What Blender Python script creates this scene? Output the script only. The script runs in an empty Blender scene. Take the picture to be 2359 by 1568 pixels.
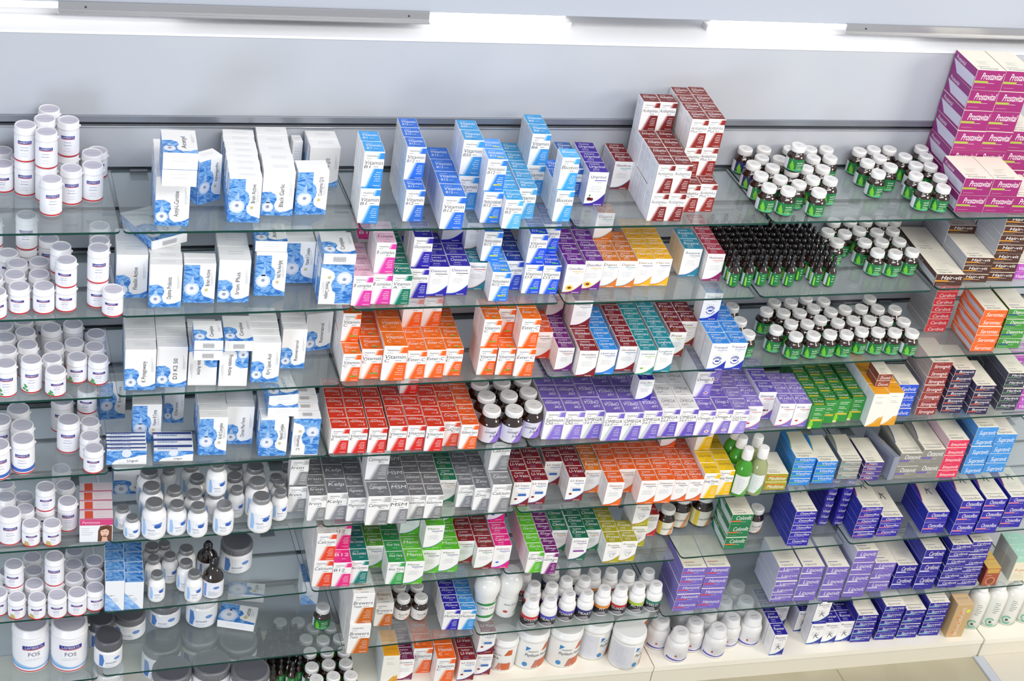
import bpy, bmesh, math, random
from mathutils import Vector, Matrix
random.seed(11)
SC = bpy.context.scene
COL = SC.collection
sin, cos, pi = math.sin, math.cos, math.pi

# ------------------------------------------------------------------ camera
# world: X runs right along the shelves, Y runs back into the wall, Z is up; front glass edges lie on Y = 0, top shelf on Z = 0
YAW, PIT, ROL = 0.397782, 0.564859, -0.181365
fw = Vector((sin(YAW)*cos(PIT), cos(YAW)*cos(PIT), -sin(PIT)))
r0 = Vector((cos(YAW), -sin(YAW), 0)); d0 = fw.cross(r0)
rt = r0*cos(ROL) + d0*sin(ROL); dn = -r0*sin(ROL) + d0*cos(ROL)
cam = bpy.data.cameras.new('camera'); cam.sensor_width = 36; cam.lens = 3788.82/2359*36
cam.clip_start = 0.05; cam.clip_end = 60
camo = bpy.data.objects.new('camera', cam); COL.objects.link(camo)
camo.matrix_world = Matrix(((rt.x, -dn.x, -fw.x, -0.444153), (rt.y, -dn.y, -fw.y, -3.784006), (rt.z, -dn.z, -fw.z, 2.2142404), (0, 0, 0, 1)))
SC.camera = camo

# ------------------------------------------------------------------ light
SC.view_settings.view_transform = 'Standard'; SC.view_settings.look = 'None'
SC.view_settings.exposure = -0.27; SC.view_settings.gamma = 1; SC.view_settings.use_curve_mapping = False
SC.cycles.transparent_max_bounces = 48; SC.cycles.max_bounces = 6; SC.cycles.use_denoising = True
SC.cycles.sample_clamp_indirect = 6
wd = bpy.data.worlds.new('room_daylight'); SC.world = wd; wd.use_nodes = True
wd.node_tree.nodes['Background'].inputs[0].default_value = (0.93, 0.95, 1.0, 1)
wd.node_tree.nodes['Background'].inputs[1].default_value = 0.76
def area(name, loc, target, size, power, color):
    l = bpy.data.lights.new(name, 'AREA'); l.shape = 'RECTANGLE'; l.size, l.size_y = size; l.energy = power; l.color = color
    o = bpy.data.objects.new(name, l); COL.objects.link(o); o.location = loc
    o.rotation_euler = (Vector(target)-Vector(loc)).to_track_quat('-Z', 'Y').to_euler()
    return o
area('shop_window_light', (-2.4, -3.4, -0.9), (0.6, 0.3, -0.4), (1.3, 1.1), 76, (0.80, 0.89, 1.0))
area('ceiling_panel_light', (1.6, -2.2, 2.5), (1.5, 0.2, -0.8), (3.2, 0.9), 112, (1.0, 0.98, 0.94))
area('shop_lamp_light', (5.2, -2.6, 1.2), (2.6, 0.2, -0.8), (1.4, 1.4), 100, (1.0, 0.93, 0.80))

# ------------------------------------------------------------------ materials
MATS = {}
def lin(h):
    h = h.lstrip('#'); v = [int(h[i:i+2], 16)/255 for i in (0, 2, 4)]
    return tuple(c/12.92 if c <= .04045 else ((c+.055)/1.055)**2.4 for c in v)
def mat(h, rough=.42, metal=0, spec=.5, coat=0):
    k = (h, rough, metal, spec, coat)
    if k in MATS: return MATS[k]
    m = bpy.data.materials.new('print_'+h.lstrip('#')); m.use_nodes = True
    b = m.node_tree.nodes['Principled BSDF']
    b.inputs['Base Color'].default_value = (*lin(h), 1); b.inputs['Roughness'].default_value = rough
    b.inputs['Metallic'].default_value = metal; b.inputs['Specular IOR Level'].default_value = spec
    b.inputs['Coat Weight'].default_value = coat; b.inputs['Coat Roughness'].default_value = .08
    MATS[k] = m; return m
def mix(a, b, t):
    pa = [int(a[i:i+2], 16) for i in (1, 3, 5)]; pb = [int(b[i:i+2], 16) for i in (1, 3, 5)]
    return '#%02x%02x%02x' % tuple(int(x+(y-x)*t) for x, y in zip(pa, pb))
def nodes_mat(name):
    m = bpy.data.materials.new(name); m.use_nodes = True; nt = m.node_tree; nt.nodes.clear()
    o = nt.nodes.new('ShaderNodeOutputMaterial'); return m, nt, o
def ramp_noise(name, stops, scale, rough=.4, stretch=(1, 1, 1), distortion=1.5, bump=0):
    m, nt, o = nodes_mat(name); b = nt.nodes.new('ShaderNodeBsdfPrincipled'); b.inputs['Roughness'].default_value = rough
    t = nt.nodes.new('ShaderNodeTexCoord'); mp = nt.nodes.new('ShaderNodeMapping'); mp.inputs['Scale'].default_value = stretch
    n = nt.nodes.new('ShaderNodeTexNoise'); n.inputs['Scale'].default_value = scale; n.inputs['Distortion'].default_value = distortion; n.inputs['Detail'].default_value = 4
    r = nt.nodes.new('ShaderNodeValToRGB'); r.color_ramp.elements[0].position = stops[0][0]; r.color_ramp.elements[0].color = (*lin(stops[0][1]), 1)
    r.color_ramp.elements[1].position = stops[-1][0]; r.color_ramp.elements[1].color = (*lin(stops[-1][1]), 1)
    for p, c in stops[1:-1]:
        e = r.color_ramp.elements.new(p); e.color = (*lin(c), 1)
    L = nt.links.new
    L(t.outputs['Object'], mp.inputs[0]); L(mp.outputs[0], n.inputs['Vector']); L(n.outputs['Fac'], r.inputs[0]); L(r.outputs[0], b.inputs['Base Color']); L(b.outputs[0], o.inputs[0])
    if bump:
        bp = nt.nodes.new('ShaderNodeBump'); bp.inputs['Strength'].default_value = bump; bp.inputs['Distance'].default_value = .002
        L(n.outputs['Fac'], bp.inputs['Height']); L(bp.outputs[0], b.inputs['Normal'])
    return m
WATER = ramp_noise('rippled_water_print', [(.30, '#1f5cae'), (.45, '#3f86d6'), (.55, '#8fc0f0'), (.64, '#3b7ecb'), (.75, '#c8e2fb')], 22, .35, (1, 1, 2.4), 2.2)
WATERL = ramp_noise('pale_water_print', [(.30, '#5b93d8'), (.5, '#8db9ee'), (.7, '#c4dcf8')], 20, .35, (1, 1, 2), 2)
CLOTHW = '#f3f3f6'
def glass_mat():
    m, nt, o = nodes_mat('float_glass_painted_glare'); L = nt.links.new
    tr = nt.nodes.new('ShaderNodeBsdfTransparent'); tr.inputs[0].default_value = (.955, .978, .972, 1)
    gl = nt.nodes.new('ShaderNodeBsdfGlossy'); gl.inputs['Roughness'].default_value = .02
    df = nt.nodes.new('ShaderNodeBsdfDiffuse'); df.inputs[0].default_value = (.78, .86, .88, 1)  # pale diffuse share puts reflected glare and haze into the glass colour
    fr = nt.nodes.new('ShaderNodeFresnel'); 
    ge = nt.nodes.new('ShaderNodeNewGeometry'); io = nt.nodes.new('ShaderNodeMix'); io.data_type = 'FLOAT'; io.inputs[2].default_value = 1.5; io.inputs[3].default_value = 1/1.5  # the lower face sees the same air-to-glass angle
    L(ge.outputs['Backfacing'], io.inputs[0]); L(io.outputs[0], fr.inputs['IOR'])
    m1 = nt.nodes.new('ShaderNodeMixShader'); m2 = nt.nodes.new('ShaderNodeMixShader'); m1.inputs[0].default_value = .10
    L(tr.outputs[0], m1.inputs[1]); L(df.outputs[0], m1.inputs[2]); L(fr.outputs[0], m2.inputs[0]); L(m1.outputs[0], m2.inputs[1]); L(gl.outputs[0], m2.inputs[2]); L(m2.outputs[0], o.inputs[0])
    return m
GLASS = glass_mat()
GEDGE = mat('#123f38', .25, 0, .25)
def shrink_mat():
    m, nt, o = nodes_mat('clear_shrink_film'); L = nt.links.new
    tr = nt.nodes.new('ShaderNodeBsdfTransparent'); gl = nt.nodes.new('ShaderNodeBsdfGlossy'); gl.inputs['Roughness'].default_value = .12
    mx = nt.nodes.new('ShaderNodeMixShader'); mx.inputs[0].default_value = .12
    n = nt.nodes.new('ShaderNodeTexNoise'); n.inputs['Scale'].default_value = 70; n.inputs['Distortion'].default_value = 2; bp = nt.nodes.new('ShaderNodeBump'); bp.inputs['Strength'].default_value = .9
    L(n.outputs[0], bp.inputs['Height']); L(bp.outputs[0], gl.inputs['Normal'])
    L(tr.outputs[0], mx.inputs[1]); L(gl.outputs[0], mx.inputs[2]); L(mx.outputs[0], o.inputs[0]); return m
FILM = shrink_mat()
def green_liquid(name, c):
    m, nt, o = nodes_mat(name); b = nt.nodes.new('ShaderNodeBsdfPrincipled'); b.inputs['Base Color'].default_value = (*lin(c), 1)
    b.inputs['Roughness'].default_value = .12; b.inputs['Transmission Weight'].default_value = .35; b.inputs['IOR'].default_value = 1.35; b.inputs['Coat Weight'].default_value = .6
    nt.links.new(b.outputs[0], o.inputs[0]); return m

# ------------------------------------------------------------------ text outlines
FCACHE = {}
_fc = bpy.data.curves.new('lettering', 'FONT'); _fc.resolution_u = 3; _fc.fill_mode = 'FRONT'
_fo = bpy.data.objects.new('lettering', _fc); COL.objects.link(_fo)
def glyphs(s):
    if s in FCACHE: return FCACHE[s]
    _fc.body = s; bpy.context.view_layer.update()
    me = bpy.data.meshes.new_from_object(_fo.evaluated_get(bpy.context.evaluated_depsgraph_get()))
    v = [(p.co.x, p.co.y) for p in me.vertices]; f = [tuple(p.vertices) for p in me.polygons]
    bpy.data.meshes.remove(me)
    w = max([p[0] for p in v] or [1]); x0 = min([p[0] for p in v] or [0])
    v = [(x-x0, y) for x, y in v]; FCACHE[s] = (v, f, w-x0)
    return FCACHE[s]

# ------------------------------------------------------------------ mesh canvas
LAY = .00022
class M:
    def __init__(s): s.v = []; s.f = []; s.m = []; s.mats = []; s.sm = []
    def mi(s, m):
        if isinstance(m, str): m = mat(m)
        if m not in s.mats: s.mats.append(m)
        return s.mats.index(m)
    def face(s, pts, m, smooth=False):
        n = len(s.v); s.v += [tuple(p) for p in pts]; s.f.append(tuple(range(n, n+len(pts)))); s.m.append(s.mi(m)); s.sm.append(smooth)
    def faces(s, vs, fs, m, smooth=False):
        n = len(s.v); s.v += [tuple(p) for p in vs]; k = s.mi(m)
        for f in fs: s.f.append(tuple(i+n for i in f)); s.m.append(k); s.sm.append(smooth)
    def box(s, x0, y0, z0, x1, y1, z1, m, c=.0007, ms=None):
        # chamfered cuboid; ms may give a material for each side: front, back, left, right, top, bottom
        ms = ms or {}
        c = min(c, (x1-x0)*.2, (y1-y0)*.2, (z1-z0)*.2)
        X = (x0, x1); Y = (y0, y1); Z = (z0, z1)
        def P(ax, i, j, k):
            p = [X[i], Y[j], Z[k]]; sg = [c if i == 0 else -c, c if j == 0 else -c, c if k == 0 else -c]
            for a in range(3):
                if a != ax: p[a] += sg[a]
            return tuple(p)
        vs = []; idx = {}
        for i in (0, 1):
            for j in (0, 1):
                for k in (0, 1):
                    for ax in (0, 1, 2): idx[(ax, i, j, k)] = len(vs); vs.append(P(ax, i, j, k))
        g = lambda ax, i, j, k: idx[(ax, i, j, k)]
        F = {'left': [g(0,0,0,0), g(0,0,0,1), g(0,0,1,1), g(0,0,1,0)], 'right': [g(0,1,0,0), g(0,1,1,0), g(0,1,1,1), g(0,1,0,1)],
             'front': [g(1,0,0,0), g(1,1,0,0), g(1,1,0,1), g(1,0,0,1)], 'back': [g(1,0,1,0), g(1,0,1,1), g(1,1,1,1), g(1,1,1,0)],
             'bottom': [g(2,0,0,0), g(2,0,1,0), g(2,1,1,0), g(2,1,0,0)], 'top': [g(2,0,0,1), g(2,1,0,1), g(2,1,1,1), g(2,0,1,1)]}
        ed = []
        for j in (0, 1):
            for k in (0, 1): ed.append([g(1,0,j,k), g(1,1,j,k), g(2,1,j,k), g(2,0,j,k)])
        for i in (0, 1):
            for k in (0, 1): ed.append([g(0,i,0,k), g(0,i,1,k), g(2,i,1,k), g(2,i,0,k)])
        for i in (0, 1):
            for j in (0, 1): ed.append([g(0,i,j,0), g(0,i,j,1), g(1,i,j,1), g(1,i,j,0)])
        cn = [[g(0,i,j,k), g(1,i,j,k), g(2,i,j,k)] for i in (0, 1) for j in (0, 1) for k in (0, 1)]
        n = len(s.v); s.v += vs
        for nm, f in F.items(): s.f.append(tuple(a+n for a in f)); s.m.append(s.mi(ms.get(nm, m))); s.sm.append(False)
        for f in ed+cn: s.f.append(tuple(a+n for a in f)); s.m.append(s.mi(m)); s.sm.append(False)
    def lathe(s, prof, m, segs=22, ms=None, cap=True, cx=0, cy=0, squash=1):
        n = len(s.v)
        for r, z in prof:
            for i in range(segs):
                a = 2*pi*i/segs; s.v.append((cx+r*cos(a), cy+r*sin(a)*squash, z))
        for j in range(len(prof)-1):
            k = s.mi((ms or {}).get(j, m))
            for i in range(segs):
                i2 = (i+1) % segs
                s.f.append((n+j*segs+i, n+j*segs+i2, n+(j+1)*segs+i2, n+(j+1)*segs+i)); s.m.append(k); s.sm.append(True)
        if cap:
            s.f.append(tuple(n+i for i in range(segs))[::-1]); s.m.append(s.mi(m)); s.sm.append(False)
            t = n+(len(prof)-1)*segs
            s.f.append(tuple(t+i for i in range(segs))); s.m.append(s.mi((ms or {}).get('top', m))); s.sm.append(False)
    def mesh(s, name):
        me = bpy.data.meshes.new(name); me.from_pydata(s.v, [], s.f)
        for m in s.mats: me.materials.append(m)
        me.polygons.foreach_set('material_index', s.m); me.polygons.foreach_set('use_smooth', s.sm)
        me.validate(); me.update()
        bm = bmesh.new(); bm.from_mesh(me); bmesh.ops.remove_doubles(bm, verts=bm.verts, dist=1e-6); bm.to_mesh(me); bm.free()
        return me

class Cv:
    """flat or bent print area on a mesh: u to the right, v up, in metres"""
    def __init__(s, m, fn, bend=0): s.M = m; s.fn = fn; s.bend = bend
    def _put(s, pts, mt, lay):
        s.M.face([s.fn(u, v, lay*LAY) for u, v in pts], mt)
    def poly(s, pts, mt, lay=1):
        if not s.bend: s._put(pts, mt, lay); return
        u0 = min(p[0] for p in pts); u1 = max(p[0] for p in pts); k = int(u0//s.bend)
        while k*s.bend < u1:
            q = clip(clip(pts, k*s.bend, 1), (k+1)*s.bend, -1)
            if len(q) > 2: s._put(q, mt, lay)
            k += 1
    def rect(s, a, b, c, d, mt, lay=1): s.poly([(a, b), (c, b), (c, d), (a, d)], mt, lay)
    def disc(s, u, v, r, mt, lay=1, ry=None, n=18):
        ry = ry or r; s.poly([(u+r*cos(2*pi*i/n), v+ry*sin(2*pi*i/n)) for i in range(n)], mt, lay)
    def ring(s, u, v, r, w, mt, lay=1, a0=0, a1=360, n=18):
        for i in range(n):
            a, b = math.radians(a0+(a1-a0)*i/n), math.radians(a0+(a1-a0)*(i+1)/n)
            s.poly([(u+r*cos(a), v+r*sin(a)), (u+r*cos(b), v+r*sin(b)), (u+(r-w)*cos(b), v+(r-w)*sin(b)), (u+(r-w)*cos(a), v+(r-w)*sin(a))], mt, lay)
    def text(s, t, u, v, h, mt, lay=2, maxw=None, rot=0, shear=.18, al='l', bold=0, fit=0):
        vs, fs, w = glyphs(t); k = h/.72; kx = k
        if maxw and (w*k > maxw or fit): kx = min(maxw/w, k*1.5)
        off = {'l': 0, 'c': -w*kx/2, 'r': -w*kx}[al]; c, sn = cos(math.radians(rot)), sin(math.radians(rot))
        out = []
        for x, y in vs:
            a = x*kx+y*k*shear+off; b = y*k; out.append(s.fn(u+a*c-b*sn, v+a*sn+b*c, lay*LAY))
        s.M.faces(out, fs, mt)
    def bars(s, u, v, w, n, dh, mt, lay=2, th=.0011, al='l', rnd=None):
        r = random.Random(rnd or 3)
        for i in range(n):
            l = w*(.55+.45*r.random()); y = v-i*dh
            x = u if al == 'l' else (u+w-l if al == 'r' else u+(w-l)/2)
            while l > .003:
                q = min(l, .004+.006*r.random()); s.rect(x, y, x+q-.0012, y+th, mt, lay); x += q; l -= q
def clip(pts, c, sg):
    out = []
    for i in range(len(pts)):
        a, b = pts[i], pts[(i+1) % len(pts)]; da, db = (a[0]-c)*sg, (b[0]-c)*sg
        if da >= 0: out.append(a)
        if (da > 0 and db < 0) or (da < 0 and db > 0):
            t = da/(da-db); out.append((c, a[1]+(b[1]-a[1])*t))
    return out
def faces_of(m, W, D, H):
    x, y = W/2, D/2
    return dict(front=Cv(m, lambda u, v, n: (-x+u, -y-n, v)), left=Cv(m, lambda u, v, n: (-x-n, y-u, v)),
                right=Cv(m, lambda u, v, n: (x+n, -y+u, v)), back=Cv(m, lambda u, v, n: (x-u, y+n, v)), top=Cv(m, lambda u, v, n: (-x+u, -y+v, H+n)))
def band(m, R, z0=0, cx=0, cy=0):
    return Cv(m, lambda u, v, n: (cx+(R+n)*sin(u/R), cy-(R+n)*cos(u/R), z0+v), R*.16)

# ------------------------------------------------------------------ carton designs
GREY = '#8d9098'; DARK = '#43464f'; WHITE = '#f4f3f3'; NAVY = '#2a1f9a'
def gradstripe(c, W, H, col, y0, y1, x0a, x0b, base=WHITE, lay=1):
    # slanting colour panel with a soft printed edge
    n = 5
    for i in range(n):
        t = .10+.16*i; d = (n-i)*W*.032
        c.poly([(max(0, x0a-d), y0), (min(W, x0a-d+W*.034), y0), (min(W, x0b-d+W*.034), y1), (max(0, x0b-d), y1)], mix(base, col, t), lay-.36+.06*i)
    c.poly([(x0a, y0), (W, y0), (W, y1), (x0b, y1)], col, lay)
def side_print(c, D, H, col, txt='#c3c7d6'):
    c.bars(D*.16, H*.86, D*.6, 3, H*.05, txt, 1, .0012); c.bars(D*.2, H*.62, D*.62, 6, H*.055, txt, 1, .0009, rnd=8)
    c.rect(D*.965, 0, D, H, col, 1)
def flap(W, D, H, base, draw, edge=None):
    f = M(); f.box(-W/2+.0012, -D/2+.0008, H-.0004, W/2-.0012, D/2-.0008, H+.0005, base, .0002)
    c = Cv(f, lambda u, v, n: (-W/2+u, -D/2+v, H+.0005+n)); draw(c); return f
def d_stripe(W, D, H, p):
    col = p['c']; nm = p['t']; sub = p.get('s'); topc = p.get('top', col); acc = p.get('acc'); base = p.get('base', WHITE)
    m = M(); m.box(-W/2, -D/2, 0, W/2, D/2, H, base, ms={'right': topc, 'back': base})
    F = faces_of(m, W, D, H); c = F['front']
    gradstripe(c, W, H, p.get('c2', col), 0, H*.53, W*.31, W*.62, base)
    gradstripe(c, W, H, p.get('c3', col), H*.80, H*.97, W*.74, W*.84, base)
    if acc: gradstripe(c, W*.66, H, acc, 0, H*.52, W*.16, W*.46, base, .5)
    c.rect(W*.03, H*.53, W, H*.76, base, 2)
    c.text('HealthAid', W*.14, H*.86, H*.05, '#6f727c', 3, W*.52); c.bars(W*.14, H*.80, W*.4, 1, .01, '#6f727c', 3)
    c.text(nm, W*.05, H*.64, H*.115, DARK, 3, W*.88, fit=1)
    if sub: c.text(sub, W*.06, H*.535, H*.09, DARK, 3, W*.38, fit=1)
    c.bars(W*.52, H*.575, W*.42, 1, .01, DARK, 3, .0015)
    c.bars(W*.56, H*.42, W*.36, 5, H*.06, '#f6f6f8', 3, .0013, al='r')
    if p.get('tag'): c.rect(W*.46, H*.17, W*.88, H*.215, p['tag'], 3)
    c.text('HealthAid', W*.58, H*.04, H*.035, '#ffffff', 3, W*.34)
    if p.get('icon'): c.disc(W*.72, H*.16, W*.13, '#f0eef8', 3, W*.09); c.disc(W*.72, H*.16, W*.08, p['icon'], 4, W*.04)
    side_print(F['left'], D, H, mix(col, '#ffffff', .5))
    F['right'].bars(D*.2, H*.8, D*.6, 8, H*.08, '#ffffff')
    tt = p.get('tt', '#f5f5fa')
    def top(c):
        c.bars(W*.2, D*.80, W*.5, 1, .01, tt, 1, .0014)
        if p.get('flip'): c.text(nm, W*.88, D*.74, D*.24, tt, 1, W*.76, 180, fit=1)
        else: c.text(nm, W*.12, D*.50, D*.24, tt, 1, W*.76, fit=1)
        if sub and not p.get('flip'): c.text(sub, W*.14, D*.24, D*.18, tt, 1, W*.3)
        elif sub: c.text(sub, W*.86, D*.42, D*.18, tt, 1, W*.3, 180)
        c.bars(W*.48, D*.28, W*.38, 1, .01, tt, 1, .0014); c.rect(W*.35, D*.09, W*.7, D*.115, mix(topc, '#202040', .5), 1)
        if p.get('tag'): c.rect(W*.5, D*.16, W*.85, D*.24, p['tag'], 1)
    return m, [('tuck_flap', flap(W, D, H, topc, top), None)]
def d_swoosh(W, D, H, p):
    col = p['c']; nm = p['t']; base = p.get('base', WHITE); topc = p.get('top', col); c2 = p.get('c2', '#3fa0c8')
    m = M(); m.box(-W/2, -D/2, 0, W/2, D/2, H, base, ms={'right': topc, 'back': base})
    F = faces_of(m, W, D, H); c = F['front']
    N = 12; crv = []
    for i in range(N+1):
        t = i/N; crv.append((W*t, H*(.035+.05*t+.30*max(0, t-.25)**2.0*1.6)))
    for i in range(N):
        (a, y0), (b, y1) = crv[i], crv[i+1]; c.poly([(a, 0), (b, 0), (b, y1), (a, y0)], col, 1)
        c.poly([(a, y0), (b, y1), (b, y1+H*.022), (a, y0+H*.022)], c2, 1)
    c.text(nm, W*.12, H*.82, H*.085, mix(col, '#707078', .6), 2, W*.76, shear=.1, fit=1)
    c.rect(W*.35, H*.745, W*.93, H*.765, p.get('bar', c2), 2)
    c.bars(W*.5, H*.69, W*.4, 1, .01, GREY, 2, .0011)
    c.bars(W*.16, H*.57, W*.66, 4, H*.05, mix(GREY, '#ffffff', .25), 2, .0009, al='c', rnd=len(nm))
    c.text('HealthAid', W*.5, H*.02, H*.04, '#ffffff', 2, W*.42)
    ic = p.get('icon')
    if ic == 'bee': c.disc(W*.34, H*.2, W*.2, '#f6c94a', 2, W*.15); c.disc(W*.34, H*.2, W*.1, '#7a3b12', 3, W*.07)
    elif ic == 'cherry': c.disc(W*.22, H*.2, W*.1, '#5a1420', 2); c.disc(W*.36, H*.19, W*.09, '#7c1626', 2); c.rect(W*.2, H*.28, W*.28, H*.33, '#4f8a2b', 2)
    elif ic == 'eye': c.ring(W*.5, H*.36, W*.25, W*.04, '#2b3fa8', 2, 20, 170); c.ring(W*.5, H*.36, W*.25, W*.04, '#2b3fa8', 2, 200, 350); c.ring(W*.5, H*.37, W*.17, W*.04, '#4a62c0', 2, -10, 150); c.disc(W*.5, H*.345, W*.13, '#2b3fa8', 2, W*.055)
    elif ic == 'man': c.ring(W*.5, H*.36, W*.13, W*.02, GREY, 2); c.poly([(W*.6, H*.41), (W*.66, H*.40), (W*.7, H*.48)], GREY, 2)
    elif ic == 'seal': c.disc(W*.26, H*.3, W*.09, '#8a2a30', 2, W*.07); c.rect(W*.35, H*.42, W*.82, H*.52, '#3f74c4', 2)
    elif ic == 'runner':
        for q in ([(.42, .50), (.46, .50), (.60, .36), (.55, .35)], [(.40, .42), (.66, .46), (.66, .44), (.40, .40)], [(.55, .35), (.60, .36), (.74, .30), (.73, .28)], [(.44, .42), (.48, .42), (.40, .28), (.36, .28)]):
            c.poly([(W*a, H*b) for a, b in q], '#3d3f55', 2)
        c.disc(W*.5, H*.53, W*.035, '#3d3f55', 2)
    elif ic == 'fish': c.disc(W*.5, H*.34, W*.16, '#55505f', 2, W*.06); c.poly([(W*.62, H*.34), (W*.76, H*.38), (W*.76, H*.30)], '#c33b55', 2)
    elif ic == 'band': c.rect(W*.2, H*.38, W*.85, H*.45, '#8e3fa6', 2)
    elif ic == 'drop': c.disc(W*.3, H*.27, W*.1, c2, 2, W*.06)
    side_print(F['left'], D, H, mix(col, '#ffffff', .45))
    F['right'].bars(D*.2, H*.8, D*.6, 6, H*.09, '#ffffff')
    tt = p.get('tt', '#f5f5fa')
    def top(c):
        c.text('HealthAid', W*.2, D*.74, D*.13, tt, 1, W*.5)
        if p.get('flip'): c.text(nm, W*.88, D*.66, D*.2, tt, 1, W*.76, 180)
        else: c.text(nm, W*.12, D*.42, D*.25, tt, 1, W*.78, fit=1)
        c.bars(W*.25, D*.26, W*.5, 1, .01, p.get('tb', tt), 1, .0022); c.bars(W*.2, D*.12, W*.6, 1, .01, tt, 1, .0012)
    return m, [('tuck_flap', flap(W, D, H, topc, top), None)]
def water_face(c, W, H, full, nm, sx=1):
    # white sheet, rippled blue water, pale bottle silhouette, upright lettering turned on its side
    if full:
        c.poly([(0, 0), (W, 0), (W, H*.10), (W*.72, H*.16), (W*.6, H*.22), (W*.56, H*.34), (W*.62, H*.42), (W*.66, H*.52), (W*.6, H*.66), (W*.50, H*.72), (W*.50, H*.97), (0, H*.97)], WATER, 1)
        c.disc(W*.27, H*.36, W*.24, '#cfdcf5', 2); c.disc(W*.27, H*.36, W*.18, '#e6ebf8', 3); c.poly([(W*.20, H*.48), (W*.34, H*.48), (W*.33, H*.62), (W*.29, H*.70), (W*.24, H*.62)], '#a4c4ee', 2); by = H*.38
        c.disc(W*.72, H*.33, W*.1, '#f2f2f6', 3); c.disc(W*.73, H*.34, W*.055, '#c8c489', 4); c.text(nm, W*.82, H*.44, W*.13, DARK, 3, H*.42, 90, .0, fit=1)
    else:
        c.poly([(0, 0), (W, 0), (W, H*.17), (W*.8, H*.10), (W*.58, H*.08), (W*.44, H*.14), (W*.40, H*.26), (W*.47, H*.36), (W*.44, H*.47), (W*.26, H*.54), (W*.08, H*.53), (0, H*.52)], WATER, 1)
        c.disc(W*.20, H*.19, W*.18, '#d3dff6', 2); c.disc(W*.20, H*.19, W*.14, '#e9edf9', 3); c.poly([(W*.14, H*.28), (W*.26, H*.28), (W*.26, H*.36), (W*.2, H*.42), (W*.15, H*.36)], '#a9c8ef', 2); by = H*.2
        c.text(nm, W*.68, H*.20, W*.14, DARK, 3, H*.52, 90, .0, fit=1); c.bars(0, 0, 0, 0, 0, DARK)
    c.ring(W*(.27 if full else .2), by, W*.055, W*.015, '#3a4b86', 4); c.rect(W*(.25 if full else .18), by-H*.014, W*(.29 if full else .22), by+H*.014, '#3a4b86', 4)
    for i in range(3): c.rect(W*(.86+.03*i), H*.45, W*(.867+.03*i), H*(.8-.08*i), '#a9abb4', 2)
def d_water(W, D, H, p):
    full = p.get('full'); m = M(); m.box(-W/2, -D/2, 0, W/2, D/2, H, WHITE, .0008, {'right': WHITE})
    F = faces_of(m, W, D, H); c = F['front']
    if p.get('ud'):
        f0 = c.fn; c.fn = lambda u, v, n: f0(W-u, H-v, n)
    water_face(c, W, H, full, p['t'])
    l = F['left']; l.rect(D*.02, 0, D*.98, H*(.97 if full else .9), WATERL if not full else WATER, 1); l.poly([(D*.2, H*.5), (D*.8, H*.6), (D*.8, H*.97), (D*.2, H*.97)], '#eef0f6', 2)
    def top(c):
        if D > .03: c.rect(W*.3, D*.45, W*.8, D*.47, '#b9bac2', 1); c.rect(W*.3, D*.62, W*.8, D*.64, '#b9bac2', 1)
        if p.get('code'):
            for i in range(14): c.rect(W*(.34+.025*i), D*.3, W*(.34+.025*i+.012*(1+i % 2)*.6), D*.7, '#6a6a70', 1)
    return m, [('tuck_flap', flap(W, D, H, '#f7f7f8', top), None)]
def d_waterwide(W, D, H, p):
    # slim carton standing on its long edge, art across the front, blue and white stripes on top
    m = M(); m.box(-W/2, -D/2, 0, W/2, D/2, H, WHITE, .0007); F = faces_of(m, W, D, H); c = F['front']
    c.poly([(0, 0), (W*.12, 0), (W*.22, H*.3), (W*.42, H*.42), (W*.66, H*.5), (W*.8, H*.62), (W, H*.7), (W, H), (0, H)], WATER, 1)
    c.disc(W*.5, H*.8, W*.12, '#dfe6f6', 2, H*.3); c.text(p['t'], W*.52, H*.2, H*.16, DARK, 2, W*.42, shear=0); c.bars(W*.3, H*.1, W*.6, 1, .01, '#b9bcc6', 2)
    F['left'].rect(0, 0, D, H, WATER, 1)
    def top(c):
        c.rect(0, D*.55, W*.98, D*.9, '#2c3f86', 1); c.bars(W*.1, D*.25, W*.8, 1, .01, '#7f9fd0', 1, D*.2)
    return m, [('tuck_flap', flap(W, D, H, '#f3f4f8', top), None)]
def d_waterflat(W, D, H, p):
    # the same kind of carton lying on its back: printed face up, closing flap to the front
    m = M(); m.box(-W/2, -D/2, 0, W/2, D/2, H, WHITE, .0008); F = faces_of(m, W, D, H)
    water_face(F['top'], W, D, p.get('full'), p['t']); F['left'].rect(D*.03, H*.04, D*.97, H*.96, WATER, 1)
    f = M(); f.box(-W/2+.001, -D/2-.0007, .001, W/2-.001, -D/2+.0002, H-.001, '#f6f6f8', .0002)
    c = Cv(f, lambda u, v, n: (-W/2+u, -D/2-.0007-n, v)); c.rect(W*.25, H*.5, W*.75, H*.52, '#b7b8c0', 1); c.rect(W*.25, H*.72, W*.75, H*.735, '#b7b8c0', 1)
    if p.get('code'):
        for i in range(16): c.rect(W*(.3+.025*i), H*.25, W*(.3+.025*i+.012), H*.7, '#77777e', 1)
    return m, [('end_flap', f, None)]
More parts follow.
